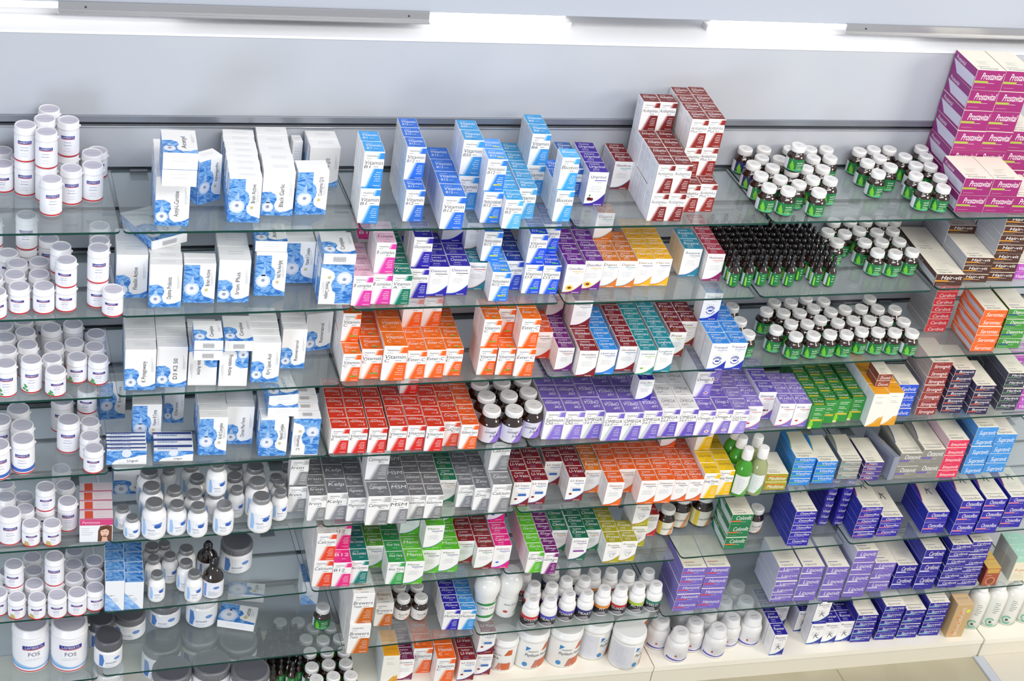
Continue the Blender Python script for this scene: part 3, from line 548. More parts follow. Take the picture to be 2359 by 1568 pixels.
SB = '#2f8fe0'
def _s(c, t, look, W=.056, D=.060, H=.108, **k): return ('stripe', 'striped_vitamin_carton', 'box', W, D, H, dict(c=c, t=t, **k), look)
def _w(c, t, look, W=.060, D=.062, H=.100, **k): return ('swoosh', 'swoosh_supplement_carton', 'box', W, D, H, dict(c=c, t=t, **k), look)
def _b(t, look, W=.086, D=.045, H=.135, **k): return ('water', 'water_print_carton', 'box', W, D, H, dict(t=t, **k), look)
def _f(c, t, look, W=.09, D=.15, H=.05, **k): return ('flat', 'flat_tablet_carton', 'box', W, D, H, dict(c=c, t=t, **k), look)
def _p(kind, W, H, look, **k): return (kind, {'pot': 'white_tablet_pot', 'silver': 'silver_capped_bottle', 'green': 'amber_tablet_bottle'}[kind], 'bottle', W, W, H, k, look)
TYPES = {
 # striped cartons
 'VB1': _s(SB, 'Vitamin', 'sky-blue striped vitamin B1 carton', s='B1', top='#3aa0e8'),
 'VB12': _s('#2a6fd8', 'Vitamin', 'blue striped vitamin B12 carton', .054, .058, .100, s='B12', top='#2f6fd2'),
 'VB12L': _s('#2a6fe0', 'Vitamin', 'large blue vitamin B12 carton', .064, .072, .103, s='B12', top='#2f74d6'),
 'VB99': _s('#3b96dc', 'Vitamin', 'light blue striped vitamin carton', .058, .062, .108, s='B50', top='#3f9ad8'),
 'VMB': _s('#2f80e6', 'Methylcobalamin', 'bright blue striped B12 carton', .056, .062, .098, s='B12', top='#4a9af0', tag='#d8dc4a'),
 'VLB': _s('#5cb4f0', 'Vitamin', 'pale blue striped vitamin carton', .052, .055, .092, s='B2', top='#3fa6dc'),
 'VB5': _s('#4ea4dc', 'Vitamin', 'soft blue striped vitamin carton', .052, .055, .098, s='B5', top='#3f9ccf'),
 'VB6': _s('#3a98e0', 'Vitamin', 'sky-blue vitamin B6 carton', .056, .062, .100, s='B6', top='#3a9ad8'),
 'VBI': _s('#3fa2ea', 'Biotin', 'sky-blue striped biotin carton', .052, .055, .100, top='#55b2f2'),
 'VBK': _s('#2f5fae', 'Vitamin', 'dark blue striped vitamin carton', .052, .055, .092, s='B3', top='#3a62a8'),
 'VBC': _s('#e03ca8', 'B complex', 'pink striped B complex carton', .056, .060, .098, top='#e4b8cc', tt='#8a3a68'),
 'VA': _s('#0f7a60', 'Vitamin', 'green striped vitamin A carton', .055, .058, .100, s='A', top='#1c7a66'),
 'VGL': _s('#2a1fa8', 'Glucosamine', 'navy striped glucosamine carton', .055, .060, .098, top='#2a1f98'),
 'VD3': _s('#2558e0', 'Vitamin', 'royal-blue striped vitamin D3 carton', .054, .060, .098, s='D3', top='#2a4fd0', tag='#5ecf6a'),
 'VKX': _s('#2347c0', 'K complex', 'dark blue striped complex carton', .052, .056, .098, top='#1f3f9c'),
 'VC': _s('#ee5f1c', 'Vitamin', 'small orange vitamin C carton', .053, .057, .096, s='C', top='#f2701c', tag='#7fb04a'),
 'VCM': _s('#ee5f1c', 'Vitamin', 'medium orange vitamin C carton', .062, .066, .105, s='C', top='#ef6a22', tag='#6fa65a'),
 'VCL': _s('#f0641a', 'Vitamin', 'large orange vitamin C carton', .070, .076, .122, s='C', top='#f5761c'),
 'VES': _s('#ee6420', 'Ester-C', 'orange striped ester C carton', .058, .062, .100, top='#f4741e'),
 'VE': _s('#dc2a26', 'Vitamin', 'red striped vitamin E carton', .055, .051, .093, s='E', top='#d83a20', flip=1),
 'VQ': _s('#dc4a30', 'CoQ10', 'red-orange striped coenzyme carton', .053, .052, .092, top='#d8421e'),
 'VSI': _s('#ee6428', 'Siberian', 'bright orange striped ginseng carton', .054, .052, .092, top='#ea5f22'),
 'SAL': _s('#8d78d4', 'Salmon', 'lavender striped salmon oil carton', .063, .070, .108, s='Oil', top='#7a64bc', flip=1),
 'OMG': _s('#7a66c8', 'OMEGA', 'lavender carton with green stripe', .063, .072, .109, s='3-6-9', top='#7a64bc', acc='#7fb8a0', flip=1),
 'OMW': _s('#6a55c0', 'OMEGA', 'white-topped lavender omega carton', .062, .068, .109, s='3-6-9', top='#e9e7e6', tt='#77707f', acc='#c58ad0'),
 'OM3': _s('#8672cc', 'Omega-3', 'lavender omega carton with capsule', .060, .066, .098, top='#7560b8', icon='#c65a70'),
 'CLO': _s('#9a88da', 'Cod Liver', 'lilac striped cod liver carton', .056, .060, .095, s='Oil', top='#8c7ac4'),
 'GI': _s('#8c8d8f', 'Iron', 'grey striped iron carton', .055, .050, .098, top='#77797a', c3='#b9b9b9'),
 'GK': _s('#8a8b93', 'Kelp', 'grey striped kelp carton', .064, .070, .104, top='#74767c', c3='#b9b9b9'),
 'GM': _s('#8b8c94', 'Magnesium', 'grey striped magnesium carton', .056, .058, .092, top='#787a80', c3='#b9b9b9'),
 'GC': _s('#86878a', 'Calmagzinc', 'tall grey striped mineral carton', .070, .072, .114, top='#74757a', c3='#b9b9b9'),
 'GS': _s('#87888a', 'Selenium', 'small grey striped selenium carton', .056, .056, .092, top='#77767a', c3='#b9b9b9'),
 'GZ': _s('#8c8d95', 'Zinc', 'small grey striped zinc carton', .050, .056, .088, top='#7b7d84', c3='#b9b9b9'),
 'GCA': _s('#8b8c90', 'Calcium', 'tall grey striped calcium carton', .062, .064, .112, top='#85868a', c3='#b9b9b9'),
 'CAL': _s('#e8482a', 'Calcium', 'white carton with red slant', .061, .064, .108, top='#e9e4e2', tt='#c0504a'),
 'ACI': _s('#7a1d1d', 'Acidophilus', 'maroon striped white carton', .053, .053, .092, top='#73231f'),
 'ACP': _s('#8e2420', 'Acidophilus', 'maroon striped plus carton', .053, .053, .092, s='Plus', top='#7c2a24'),
 'PNK': _s('#ec2f86', 'B12', 'hot-pink striped tonic carton', .058, .062, .098, top='#e8308a'),
 'TEA': _s('#157a72', 'Beta Carotene', 'teal striped carotene carton', .056, .056, .094, top='#1f7a72'),
 'ALV': _s('#3fa858', 'Aloe Vera', 'green striped aloe carton', .056, .052, .092, top='#2f9a4c'),
 'LIM': _s('#62c22e', 'Garlic', 'lime striped herbal carton', .052, .044, .090, top='#62c02c'),
 'PUR': _s('#7c1f78', 'Ginkgo', 'plum striped herbal carton', .048, .036, .090, top='#6f1f6c'),
 'EVE': _s('#f2c216', 'Evening Primrose', 'yellow striped primrose carton', .056, .058, .104, top='#f2c822', tt='#8f7a3a'),
 'BRW': _s('#c8641c', 'Brewers', 'white yeast carton with brown slant', .070, .072, .125, s='Yeast', top='#ecebe6', tt='#b8642c', c3='#f1f0ef'),
 'NVS': _s('#2a20b0', 'Multivit', 'navy striped tonic carton', .054, .036, .088, top='#2a20a4'),
 'LBS': _s('#3596e0', 'Multivit', 'sky-blue striped tonic carton', .054, .036, .088, top='#3a90d8'),
 'VCB': _s('#f06a30', 'Vitamin', 'orange chewable vitamin C carton', .066, .070, .115, s='C', top='#f26a24'),
 # swoosh cartons
 'URI': _w('#3d1f96', 'Uriprinol', 'purple-topped carton with cherries', .060, .062, .110, c2='#2f2fb8', icon='cherry'),
 'MEN': _w('#7c1f24', 'Menoforce', 'maroon-topped white carton', .058, .058, .092, c2='#2f6f9a', bar='#59b4b8'),
 'OST': _w('#2a1fa6', 'Osteovit', 'navy swoosh carton', .062, .064, .098, c2='#4a7ad8', bar=DARK),
 'NEU': _w('#1f7f94', 'Neurovital', 'teal and red swoosh carton', .058, .060, .092, c2='#b83a40', bar='#c8474a'),
 'OSF': _w('#6a1f8c', 'Osteoflam', 'purple swoosh carton with bee', .058, .060, .100, c2='#f0c030', bar='#e8b83a', icon='bee'),
 'TAN': _w('#d8782a', 'Digest', 'tan-orange swoosh carton', .056, .058, .092, c2='#55a8b8', bar='#55b0c0'),
 'YEL': _w('#f2b41e', 'Hairvit', 'golden-yellow swoosh carton', .056, .060, .094, c2='#c84a3a', bar='#6a4a9a', tb='#c83a2a'),
 'RES': _w('#1f88a8', 'Respire', 'teal-topped swoosh carton', .060, .062, .098, c2='#6a3fa0', bar='#a09aac'),
 'VEI': _w('#8a2060', 'Multivein', 'plum-red swoosh carton', .058, .060, .096, c2='#a8408a', bar='#e06a4a', top='#a82a44'),
 'HYA': _w('#6a1a76', 'Hyaluron', 'purple swoosh joint carton', .053, .054, .084, c2='#a02a60', bar='#b02a4a'),
 'HOR': _w('#841c26', 'Hormolene', 'maroon swoosh carton', .060, .061, .094, c2='#6a2a5a', bar='#8a8d94'),
 'LIP': _w('#2f8be0', 'Lipotrope', 'sky-blue swoosh carton', .058, .060, .090, c2='#2f4fb0', bar='#6a5aa8'),
 'GLU': _w('#841c26', 'Glucoforte', 'dark red glucose swoosh carton', .058, .058, .090, c2='#a8404a', bar='#4f7ab0'),
 'TEL': _w('#1f8a94', 'Livercare', 'teal carton with green curve', .056, .058, .090, c2='#8abf3a', bar='#9ac84a', icon='drop'),
 'TEM': _w('#1f8a9c', 'Lungforte', 'teal carton with blue curve', .054, .058, .090, c2='#2a3fa0', bar='#4a4a8c'),
 'MAY': _w('#7c1f2c', 'Prost', 'maroon carton with yellow curve', .056, .058, .092, c2='#c8c23a', bar='#c8c83a', tb='#c8c83a'),
 'TRQ': _w('#2a2fa8', 'Tranquil', 'blue-topped carton with round eye', .060, .062, .100, c2='#3f8fe0', bar='#8a9ad8', icon='eye', top='#3a8ae0'),
 'NVB': _w('#2a1f9e', 'Cardio', 'small navy-topped carton', .052, .056, .080, c2='#3a4fc0', bar='#55b0a8'),
 'ORR': _w('#d83a28', 'Femvit', 'red-orange swoosh carton', .062, .062, .096, c2='#b83038', bar='#55586a', top='#e2582a'),
 'SEV': _w('#8a76cc', 'Kidz', 'lilac swoosh fish-oil carton', .056, .058, .092, c2='#d83a4a', bar='#c83a50', icon='drop'),
 'FIS': _w('#6a58b8', 'Fishomega', 'purple-topped carton with fish', .062, .064, .110, c2='#c8304a', bar='#b84a5a', icon='fish'),
 'UVN': _w('#801a24', 'U-Vein', 'dark red swoosh carton', .058, .060, .096, c2='#3f7fd8', bar='#3f7fc8', icon='seal', tb='#5a7ac8'),
 'AMB': _w('#e8701e', 'Resvital', 'amber-topped swoosh carton', .056, .060, .092, c2='#3f4aa8', bar='#35386a', top='#d87420'),
 'ORG': _w('#f06a22', 'Osteocare', 'bright orange swoosh carton', .058, .058, .096, c2='#9a4a20', bar='#6a6a70', top='#e8601e'),
 'ORS': _w('#ee6420', 'Gluta', 'short orange swoosh carton', .052, .055, .088, c2='#35406a', bar='#3a4a70', top='#e55c1e'),
 'GRB': _w('#5aa82a', 'Digestive', 'leaf-green swoosh carton', .058, .058, .092, c2='#2f7fa8', bar='#4a4a94', top='#4f9a26'),
 'LMS': _w('#5cb82a', 'Meno', 'lime-topped swoosh carton', .062, .060, .096, c2='#1f4fa8', bar='#2a3a90', tb='#2f7fb8'),
 'MAR': _w('#8a1f2c', 'Conception', 'burgundy swoosh carton', .058, .058, .092, c2='#4f9a3a', bar='#4f9a4a', tb='#5a9a4a'),
 'PKS': _w('#e81f86', 'Calcium', 'magenta-topped swoosh carton', .058, .058, .096, c2='#4f6fd8', bar='#3f5fc8', icon='drop'),
 'GRN': _w('#1c7050', 'Climax', 'dark green swoosh carton', .056, .058, .090, c2='#3a9a78', bar='#e0a040', tb='#c8b040'),
 'GRP': _w('#1c6a50', 'Climax', 'dark green carton with purple band', .058, .058, .096, c2='#8a3fa8', bar='#8a3fa8', icon='band'),
 'GLD': _w('#b8b020', 'Prosta', 'gold-topped swoosh carton', .056, .054, .088, c2='#8a2a30', bar='#55555a', icon='man', top='#a8a022'),
 'RDS': _w('#c82a30', 'Paraforte', 'red-topped swoosh carton', .056, .060, .094, c2='#c85040', bar='#3a3a40'),
 'RUN': _w('#2a2a94', 'Runner', 'white carton with running figure', .058, .060, .100, c2='#4fb0c0', bar='#9aa0b8', icon='runner', top='#2a2296'),
 'MRS': _w('#701a4a', 'Cranberry', 'plum-topped swoosh carton', .056, .058, .095, c2='#a02a5a', bar='#d8604a'),
 'YLT': ('plain', 'tall_sachet_carton', 'box', .056, .062, .132, dict(c='#efece4', t='Lecithin', orn='wave', acc='#dd9a20', top='#eda628', tt='#d08a18', side='#e6ebf2'), 'tall white carton with amber wave'),
 # water print cartons
 'BL': _b('Bioactive', 'white carton with low water swirl'),
 'BF': _b('Brain Active', 'white carton with large water print', full=1),
 'BU': _b('Mineral', 'upside-down water-print carton', full=1, ud=1, code=1),
 'BUL': _b('Prostate', 'inverted white carton with blue swirl', ud=1),
 'BH': ('waterflat', 'lying_water_print_carton', 'box', .088, .130, .046, dict(t='Acetyl', full=0), 'lying white water-print carton'),
 'BHC': ('waterflat', 'lying_water_print_carton', 'box', .088, .130, .040, dict(t='Complex', full=0, code=1), 'lying white carton with barcode flap'),
 'BHF': ('waterflat', 'lying_water_print_carton', 'box', .120, .085, .030, dict(t='Lactose', full=1), 'broad lying water-print carton'),
 'BSL': ('waterwide', 'slim_water_print_carton', 'box', .112, .020, .050, dict(t='Lingual'), 'slim water-print carton on its side'),
 'BTL': ('plain', 'tall_water_print_carton', 'box', .056, .045, .118, dict(c='#eef1f6', t='omega 3', orn='tall', top='#5f93d8'), 'tall pale blue water-print carton'),
 'LPK': ('water', 'water_print_carton', 'box', .115, .06, .10, dict(t='Curcumin', full=0), 'large blue and white carton'),
 # flat cartons
 'PR': _f('#97206c', 'Prostavital', 'magenta carton end', .099, .150, .060, strip='#c9c6dc', two=1, bar='#a8b04a', side='#8d2a78'),
 'PRU': _f('#97206c', 'Prostavital', 'upside-down magenta carton end', .099, .150, .054, two=1, bar='#a8b04a', ud=1, side='#8d2a78', top='#a85a90'),
 'HR': _f('#4a2a20', 'Hair-vit', 'brown carton end', .100, .150, .044, strip='#b9bcc8', two=1, bar='#e09a30', side='#5a3d38'),
 'HRW': _f('#4a2a20', 'Hair-vit', 'brown-ended carton with grey side', .100, .150, .032, two=1, bar='#e09a30', side='#a9acb8'),
 'RF': _f('#d02a38', 'Cardivit', 'flat red carton', .078, .145, .027, side='#a9a6ac', acc='#d02a38'),
 'OF': _f('#f06420', 'Seromac', 'flat orange carton', .086, .150, .040, side='#f0703a', strip='#c4c6d4'),
 'GF': _f('#3f8f3a', 'Digestive', 'flat green carton', .086, .150, .052, acc='#2f2f8a', two=1, bar='#2f3f8a'),
 'BFL': _f('#2452d0', 'Epilvit', 'flat blue carton', .072, .12, .032, side='#c9cede'),
 'MF': _f('#8f3030', 'Strongvit', 'flat brick-red carton', .076, .150, .0275, side='#a99c9c'),
 'NF': _f('#2a1f4a', 'Bonevit', 'flat navy carton with orange bar', .076, .150, .031, two=1, bar='#e0603a', side='#4a4568'),
 'DF': _f('#33384a', 'Herbvit', 'flat slate carton with green bar', .076, .150, .031, two=1, bar='#5a8a68', side='#55586a'),
 'BRF': _f('#8a4438', 'Zincovit', 'small flat brown carton', .050, .075, .026),
 'PWF': _f('#b04ab8', 'Vitafem', 'flat violet carton', .070, .14, .030, side='#b8a0c8'),
 'YGF': _f('#a8a024', 'Meditive', 'flat olive-yellow carton', .080, .12, .034, bar='#e0702a'),
 'SKF': _f('#2a86dc', 'Vitality', 'flat sky-blue carton', .076, .150, .029, two=1, bar='#7fc060', curve='#b0c83a'),
 'SLF': _f('#8d8f8a', 'Osteoron', 'flat silver-grey carton', .076, .150, .029, two=1, bar='#6fa8a0', curve='#5a8a88'),
 'GRF': _f('#8a8882', 'Osteovit', 'flat grey carton with purple curve', .084, .170, .042, two=1, bar='#6a5ab0', curve='#3f2f9a'),
 'PKF': _f('#e0305a', 'Imunvit', 'flat pink carton', .078, .165, .026, side='#d8b8c4', solid=0),
 'SBF': _f('#3a90dc', 'Supravit', 'flat bright blue carton', .082, .165, .036, side='#4a94dc'),
 'PVF': _f('#4a3a8a', 'Night', 'flat dark violet carton', .070, .14, .020, side='#4a3a80', two=1, bar='#e07a5a'),
 'CCF': _f('#1f7a4c', 'Colonfit', 'flat green carton with orange bar', .078, .13, .044, strip='#c9dce0', two=1, bar='#d8703a', side='#1f7a50'),
 'NBF': _f('#2a20a8', 'Osteoflex', 'flat navy carton', .079, .176, .034, two=1, bar='#8a84d8', side='#2a34a8', curve='#3a4fc0', runner=1),
 'NSF': _f('#2a209c', 'Vital', 'small navy carton end', .036, .12, .026, top='#3a309c'),
 'NRF': _f('#2f20a4', 'Osteoflex', 'flat navy carton with pink bar', .082, .176, .034, two=1, bar='#e88a9a', side='#2a34a8', curve='#c8304a', runner=1),
 'NRG': _f('#2a20a8', 'Osteoflex', 'thick navy carton with pink bar', .086, .176, .042, two=1, bar='#e88a9a', side='#2a34b0', curve='#c8304a', runner=1),
 'LVF': _f('#7a68c0', 'Lipovit', 'flat lavender carton', .084, .165, .034, two=1, bar='#e6e0f4', side='#c9cde0', acc='#3a3a94'),
 'LVT': _f('#7a68c4', 'Hemovit', 'thick lavender carton with red mark', .086, .17, .046, two=1, bar='#d84a5a', side='#8a7ed0', acc='#c83a3a'),
 'NLF': _f('#281e96', 'Cardiovit', 'flat indigo carton', .080, .165, .032, two=1, bar='#cfcdf0', side='#2f34a0'),
 'NTF': _f('#241c98', 'Sportvit', 'flat indigo carton with mint tag', .082, .165, .029, two=1, bar='#9adcd8', side='#2f2a98', curve='#8ad0c8'),
 # plain cartons
 'GLF': ('plain', 'herbal_leaf_carton', 'box', .050, .046, .092, dict(c='#2f8f3c', t='herbal', orn='leaf', top='#2f7a3a', tt='#e0e4c8'), 'green leaf-print carton'),
 'TAN2': ('plain', 'tall_tan_carton', 'box', .068, .062, .165, dict(c='#c9a878', t='BRONCHOCARE', orn='vertical', top='#d9bd92'), 'tan carton with sideways lettering'),
 'GBX': ('plain', 'gold_topped_carton', 'box', .060, .050, .085, dict(c='#a84f34', t='oriental', orn='gold', top='#d8b45a', side='#7c3326'), 'russet carton with gold panel'),
 'FEM': ('plain', 'portrait_carton', 'box', .094, .042, .086, dict(c='#eef0f4', t='Feminose', orn='face', top='#f0dfe4', side='#e8cfd8'), 'pink-topped carton with portrait'),
 'MNT': ('plain', 'mint_topped_carton', 'box', .088, .07, .12, dict(c='#ece4cc', t='9 cm', orn='mint', top='#a9d8c4', tt='#e8f4ee', side='#c4d4c8'), 'cream carton with mint top'),
 'GYS': ('plain', 'grey_case_carton', 'box', .020, .17, .10, dict(c='#8d93a4', t='care', top='#8a90a0', side='#8a90a4'), 'slim slate-grey carton on edge'),
 'NAR': ('plain', 'narrow_water_print_carton', 'box', .028, .040, .110, dict(c='#f2f2f4', t='mini', orn='blue', acc='#3f7fd0', top='#f2f2f4'), 'narrow white and blue carton'),
 # bottles
 'LT': _p('pot', .058, .100, 'tall white pot'), 'LS': _p('pot', .057, .076, 'short white pot'), 'LN': _p('pot', .052, .078, 'narrow white pot'),
 'LTG': _p('pot', .058, .100, 'tall white pot with green leaf', leaf=1), 'LSG': _p('pot', .057, .076, 'short white pot with green leaf', leaf=1),
 'LB': _p('pot', .066, .108, 'broad white pot with blue foot', blue=1), 'LM': _p('pot', .066, .104, 'broad white pot'), 'LSO': _p('pot', .053, .072, 'short white pot with gold label', gold=1),
 'FOS': ('pot', 'large_powder_tub', 'tub', .114, .114, .172, {}, 'large white powder tub'),
 'SL': _p('silver', .072, .121, 'large silver-capped white bottle'), 'SM': _p('silver', .061, .104, 'medium silver-capped white bottle'), 'SS': _p('silver', .049, .070, 'small silver-capped white bottle'), 'ST': _p('silver', .051, .100, 'slim silver-capped white bottle'),
 'JR': ('jar', 'powder_jar', 'jar', .102, .102, .100, {}, 'wide white jar with grey lid'),
 'JD': ('jar', 'powder_jar', 'jar', .086, .086, .105, dict(hc=.036, cc='#63656c', ct='#55565e'), 'white jar with dark grey lid'),
 'JX': ('jar', 'powder_jar', 'jar', .128, .128, .130, dict(hc=.034), 'extra-large jar with grey lid'),
 'JW': ('jar', 'powder_jar', 'jar', .100, .100, .09, dict(cc='#e9e9ec', ct='#dcdde2'), 'wide white jar with white lid'),
 'GB': _p('green', .057, .084, 'green-labelled amber bottle'), 'GBB': _p('green', .057, .084, 'navy-labelled amber bottle', lc='#2a3068'),
 'OB': _p('green', .070, .116, 'dark bottle with lilac label', sp='omega', lc='#c9c4dc', sc='#e4e2ee'),
 'LEC': _p('green', .064, .108, 'amber bottle with yellow label', sp='lec', t='Lecithin', lc='#d8c23a', sc='#e8dca0'),
 'LEL': _p('green', .076, .125, 'large amber bottle with yellow label', sp='lec', t='Lecithin', lc='#d8c23a', sc='#e8dca0'),
 'BRN': _p('green', .056, .088, 'amber bottle with pale label', sp='plain', t='Royal Jelly', lc='#e2dedc', sc='#d5d2d6'),
 'DRP': ('dropper', 'dropper_bottle', 'bottle', .034, .034, .110, {}, 'black-topped dropper bottle'),
 'SYR': ('syrup', 'syrup_bottle', 'bottle', .066, .066, .150, {}, 'amber bottle with black pointed cap'),
 'SYC': ('syrup', 'syrup_bottle', 'bottle', .066, .066, .118, {}, 'amber bottle with blue label'),
 'ALO': ('aloe', 'juice_bottle', 'bottle', .088, .088, .190, dict(t='Aloe Vera', gr=1), 'round-shouldered bottle with green bands'),
 'ALJ': ('aloe', 'juice_bottle', 'bottle', .088, .088, .190, dict(t='Aloe Juice'), 'round-shouldered bottle with red oval'),
 'SHR': ('sport', 'wrapped_supplement_bottle', 'bottle', .084, .084, .120, dict(lc='none', t='Glucosamine', film=1), 'film-wrapped white bottle'),
 'TUB': ('tub', 'husk_tub', 'tub', .121, .121, .160, dict(t='Psyllium Husk'), 'large white husk tub'),
 'TUF': ('tub', 'husk_tub', 'tub', .100, .100, .140, dict(t='Fibre', rot=-.5), 'white fibre tub with brown panels'),
 'TUP': ('tub', 'husk_tub', 'tub', .121, .121, .160, dict(t='Psyllium Husk', plain=1), 'large white tub showing back label'),
 'LQG': ('liquid', 'green_liquid_bottle', 'bottle', .062, .062, .187, dict(g=1), 'bright green liquid bottle'),
 'LQO': ('liquid', 'green_liquid_bottle', 'bottle', .062, .062, .187, {}, 'pale olive liquid bottle'),
 'SPR': ('spray', 'lotion_bottle', 'bottle', .080, .080, .188, {}, 'tall white bottle with green ring'),
}
for k, c, t, l in (('WR', '#d0303a', 'OYSTER', 'white bottle with red band'), ('WB', '#4a52b8', 'HEALTH', 'white bottle with blue band'), ('WV', '#6a5ac0', 'POWER', 'white bottle with violet band'), ('WN', '#35387a', 'HEART', 'white bottle with navy band'),
                   ('WO', '#e8923a', 'FIT', 'white bottle with orange band'), ('WD', '#b8323a', 'GUARD', 'white bottle with crimson band'), ('WG', '#a8c82e', 'ACTIVE', 'white bottle with lime band'), ('WT', '#2f7a6a', 'SHIELD', 'white bottle with teal band')):
    TYPES[k] = ('sport', 'banded_supplement_bottle', 'bottle', .060, .060, .109, dict(lc=c, t=t), l)

PANES = [
('A', -0.93, 0.004, 0.002, 0.0009, -0.0009),
('A', 0.014, 0.643, 0.0008, 0.0004, -0.0003),
('A', 0.651, 1.268, -0.0025, 0.0014, -0.0014),
('A', 1.276, 1.9, -0.0035, -0.0019, 0.0019),
('A', 1.908, 2.545, 0.002, -0.0028, 0.0028),
('A', 2.553, 3.3, 0.0055, -0.0005, 0.0005),
('B', -0.93, 0.004, -0.2597, -0.0005, 0.0005),
('B', 0.014, 0.646, -0.2583, -0.0011, 0.001),
('B', 0.654, 1.272, -0.2606, 0.0004, -0.0003),
('B', 1.292, 1.921, -0.2637, 0.0008, -0.0008),
('B', 1.935, 2.551, -0.2613, -0.0027, 0.0026),
('B', 2.565, 3.3, -0.256, 0.0019, -0.0019),
('C', -0.93, 0, -0.525, -0.0016, 0.0016),
('C', 0.011, 0.64, -0.5211, -0.0012, 0.0012),
('C', 0.649, 1.275, -0.5276, 0.001, -0.001),
('C', 1.286, 1.908, -0.5282, -0.0011, 0.0012),
('C', 1.923, 2.53, -0.525, -0.0009, 0.0009),
('C', 2.563, 3.3, -0.5208, 0.0026, -0.0025),
('D', -0.93, -0.009, -0.7932, -0.003, 0.003),
('D', 0, 0.627, -0.7792, -0.003, 0.003),
('D', 0.634, 1.262, -0.7875, 0.0047, -0.0047),
('D', 1.27, 1.893, -0.7903, -0.0011, 0.0011),
('D', 1.909, 2.548, -0.7874, 0.0014, -0.0014),
('D', 2.556, 3.4, -0.7846, 0.0043, -0.0043),
('E', -0.93, -0.01, -1.0575, -0.0008, 0.0008),
('E', 0, 0.627, -1.0501, -0.0009, 0.0009),
('E', 0.641, 1.263, -1.0509, -0.0013, 0.0013),
('E', 1.279, 1.898, -1.0564, 0.0014, -0.0015),
('E', 1.912, 2.546, -1.054, -0.0034, 0.0034),
('E', 2.562, 3.4, -1.059, 0.0066, -0.0066),
('F', -0.93, -0.022, -1.3303, -0.0008, 0.0008),
('F', -0.012, 0.616, -1.3232, -0.0055, 0.0054),
('F', 0.629, 1.264, -1.3153, -0.0008, 0.0008),
('F', 1.274, 1.886, -1.3161, 0.0025, -0.0026),
('F', 1.908, 2.541, -1.3161, 0.0022, -0.0021),
('F', 2.564, 3.4, -1.3191, 0.0021, -0.0021),
('G', -0.93, -0.022, -1.61, -0.0094, 0.0094),
('G', -0.01, 0.757, -1.5888, -0.004, 0.0039),
('G', 0.77, 1.206, -1.5821, -0.0029, 0.0029),
('G', 1.216, 1.882, -1.5804, 0.0012, -0.0013),
('G', 1.901, 2.534, -1.5869, 0.0061, -0.006),
('G', 2.551, 3.4, -1.5981, 0.0065, -0.0065),
]

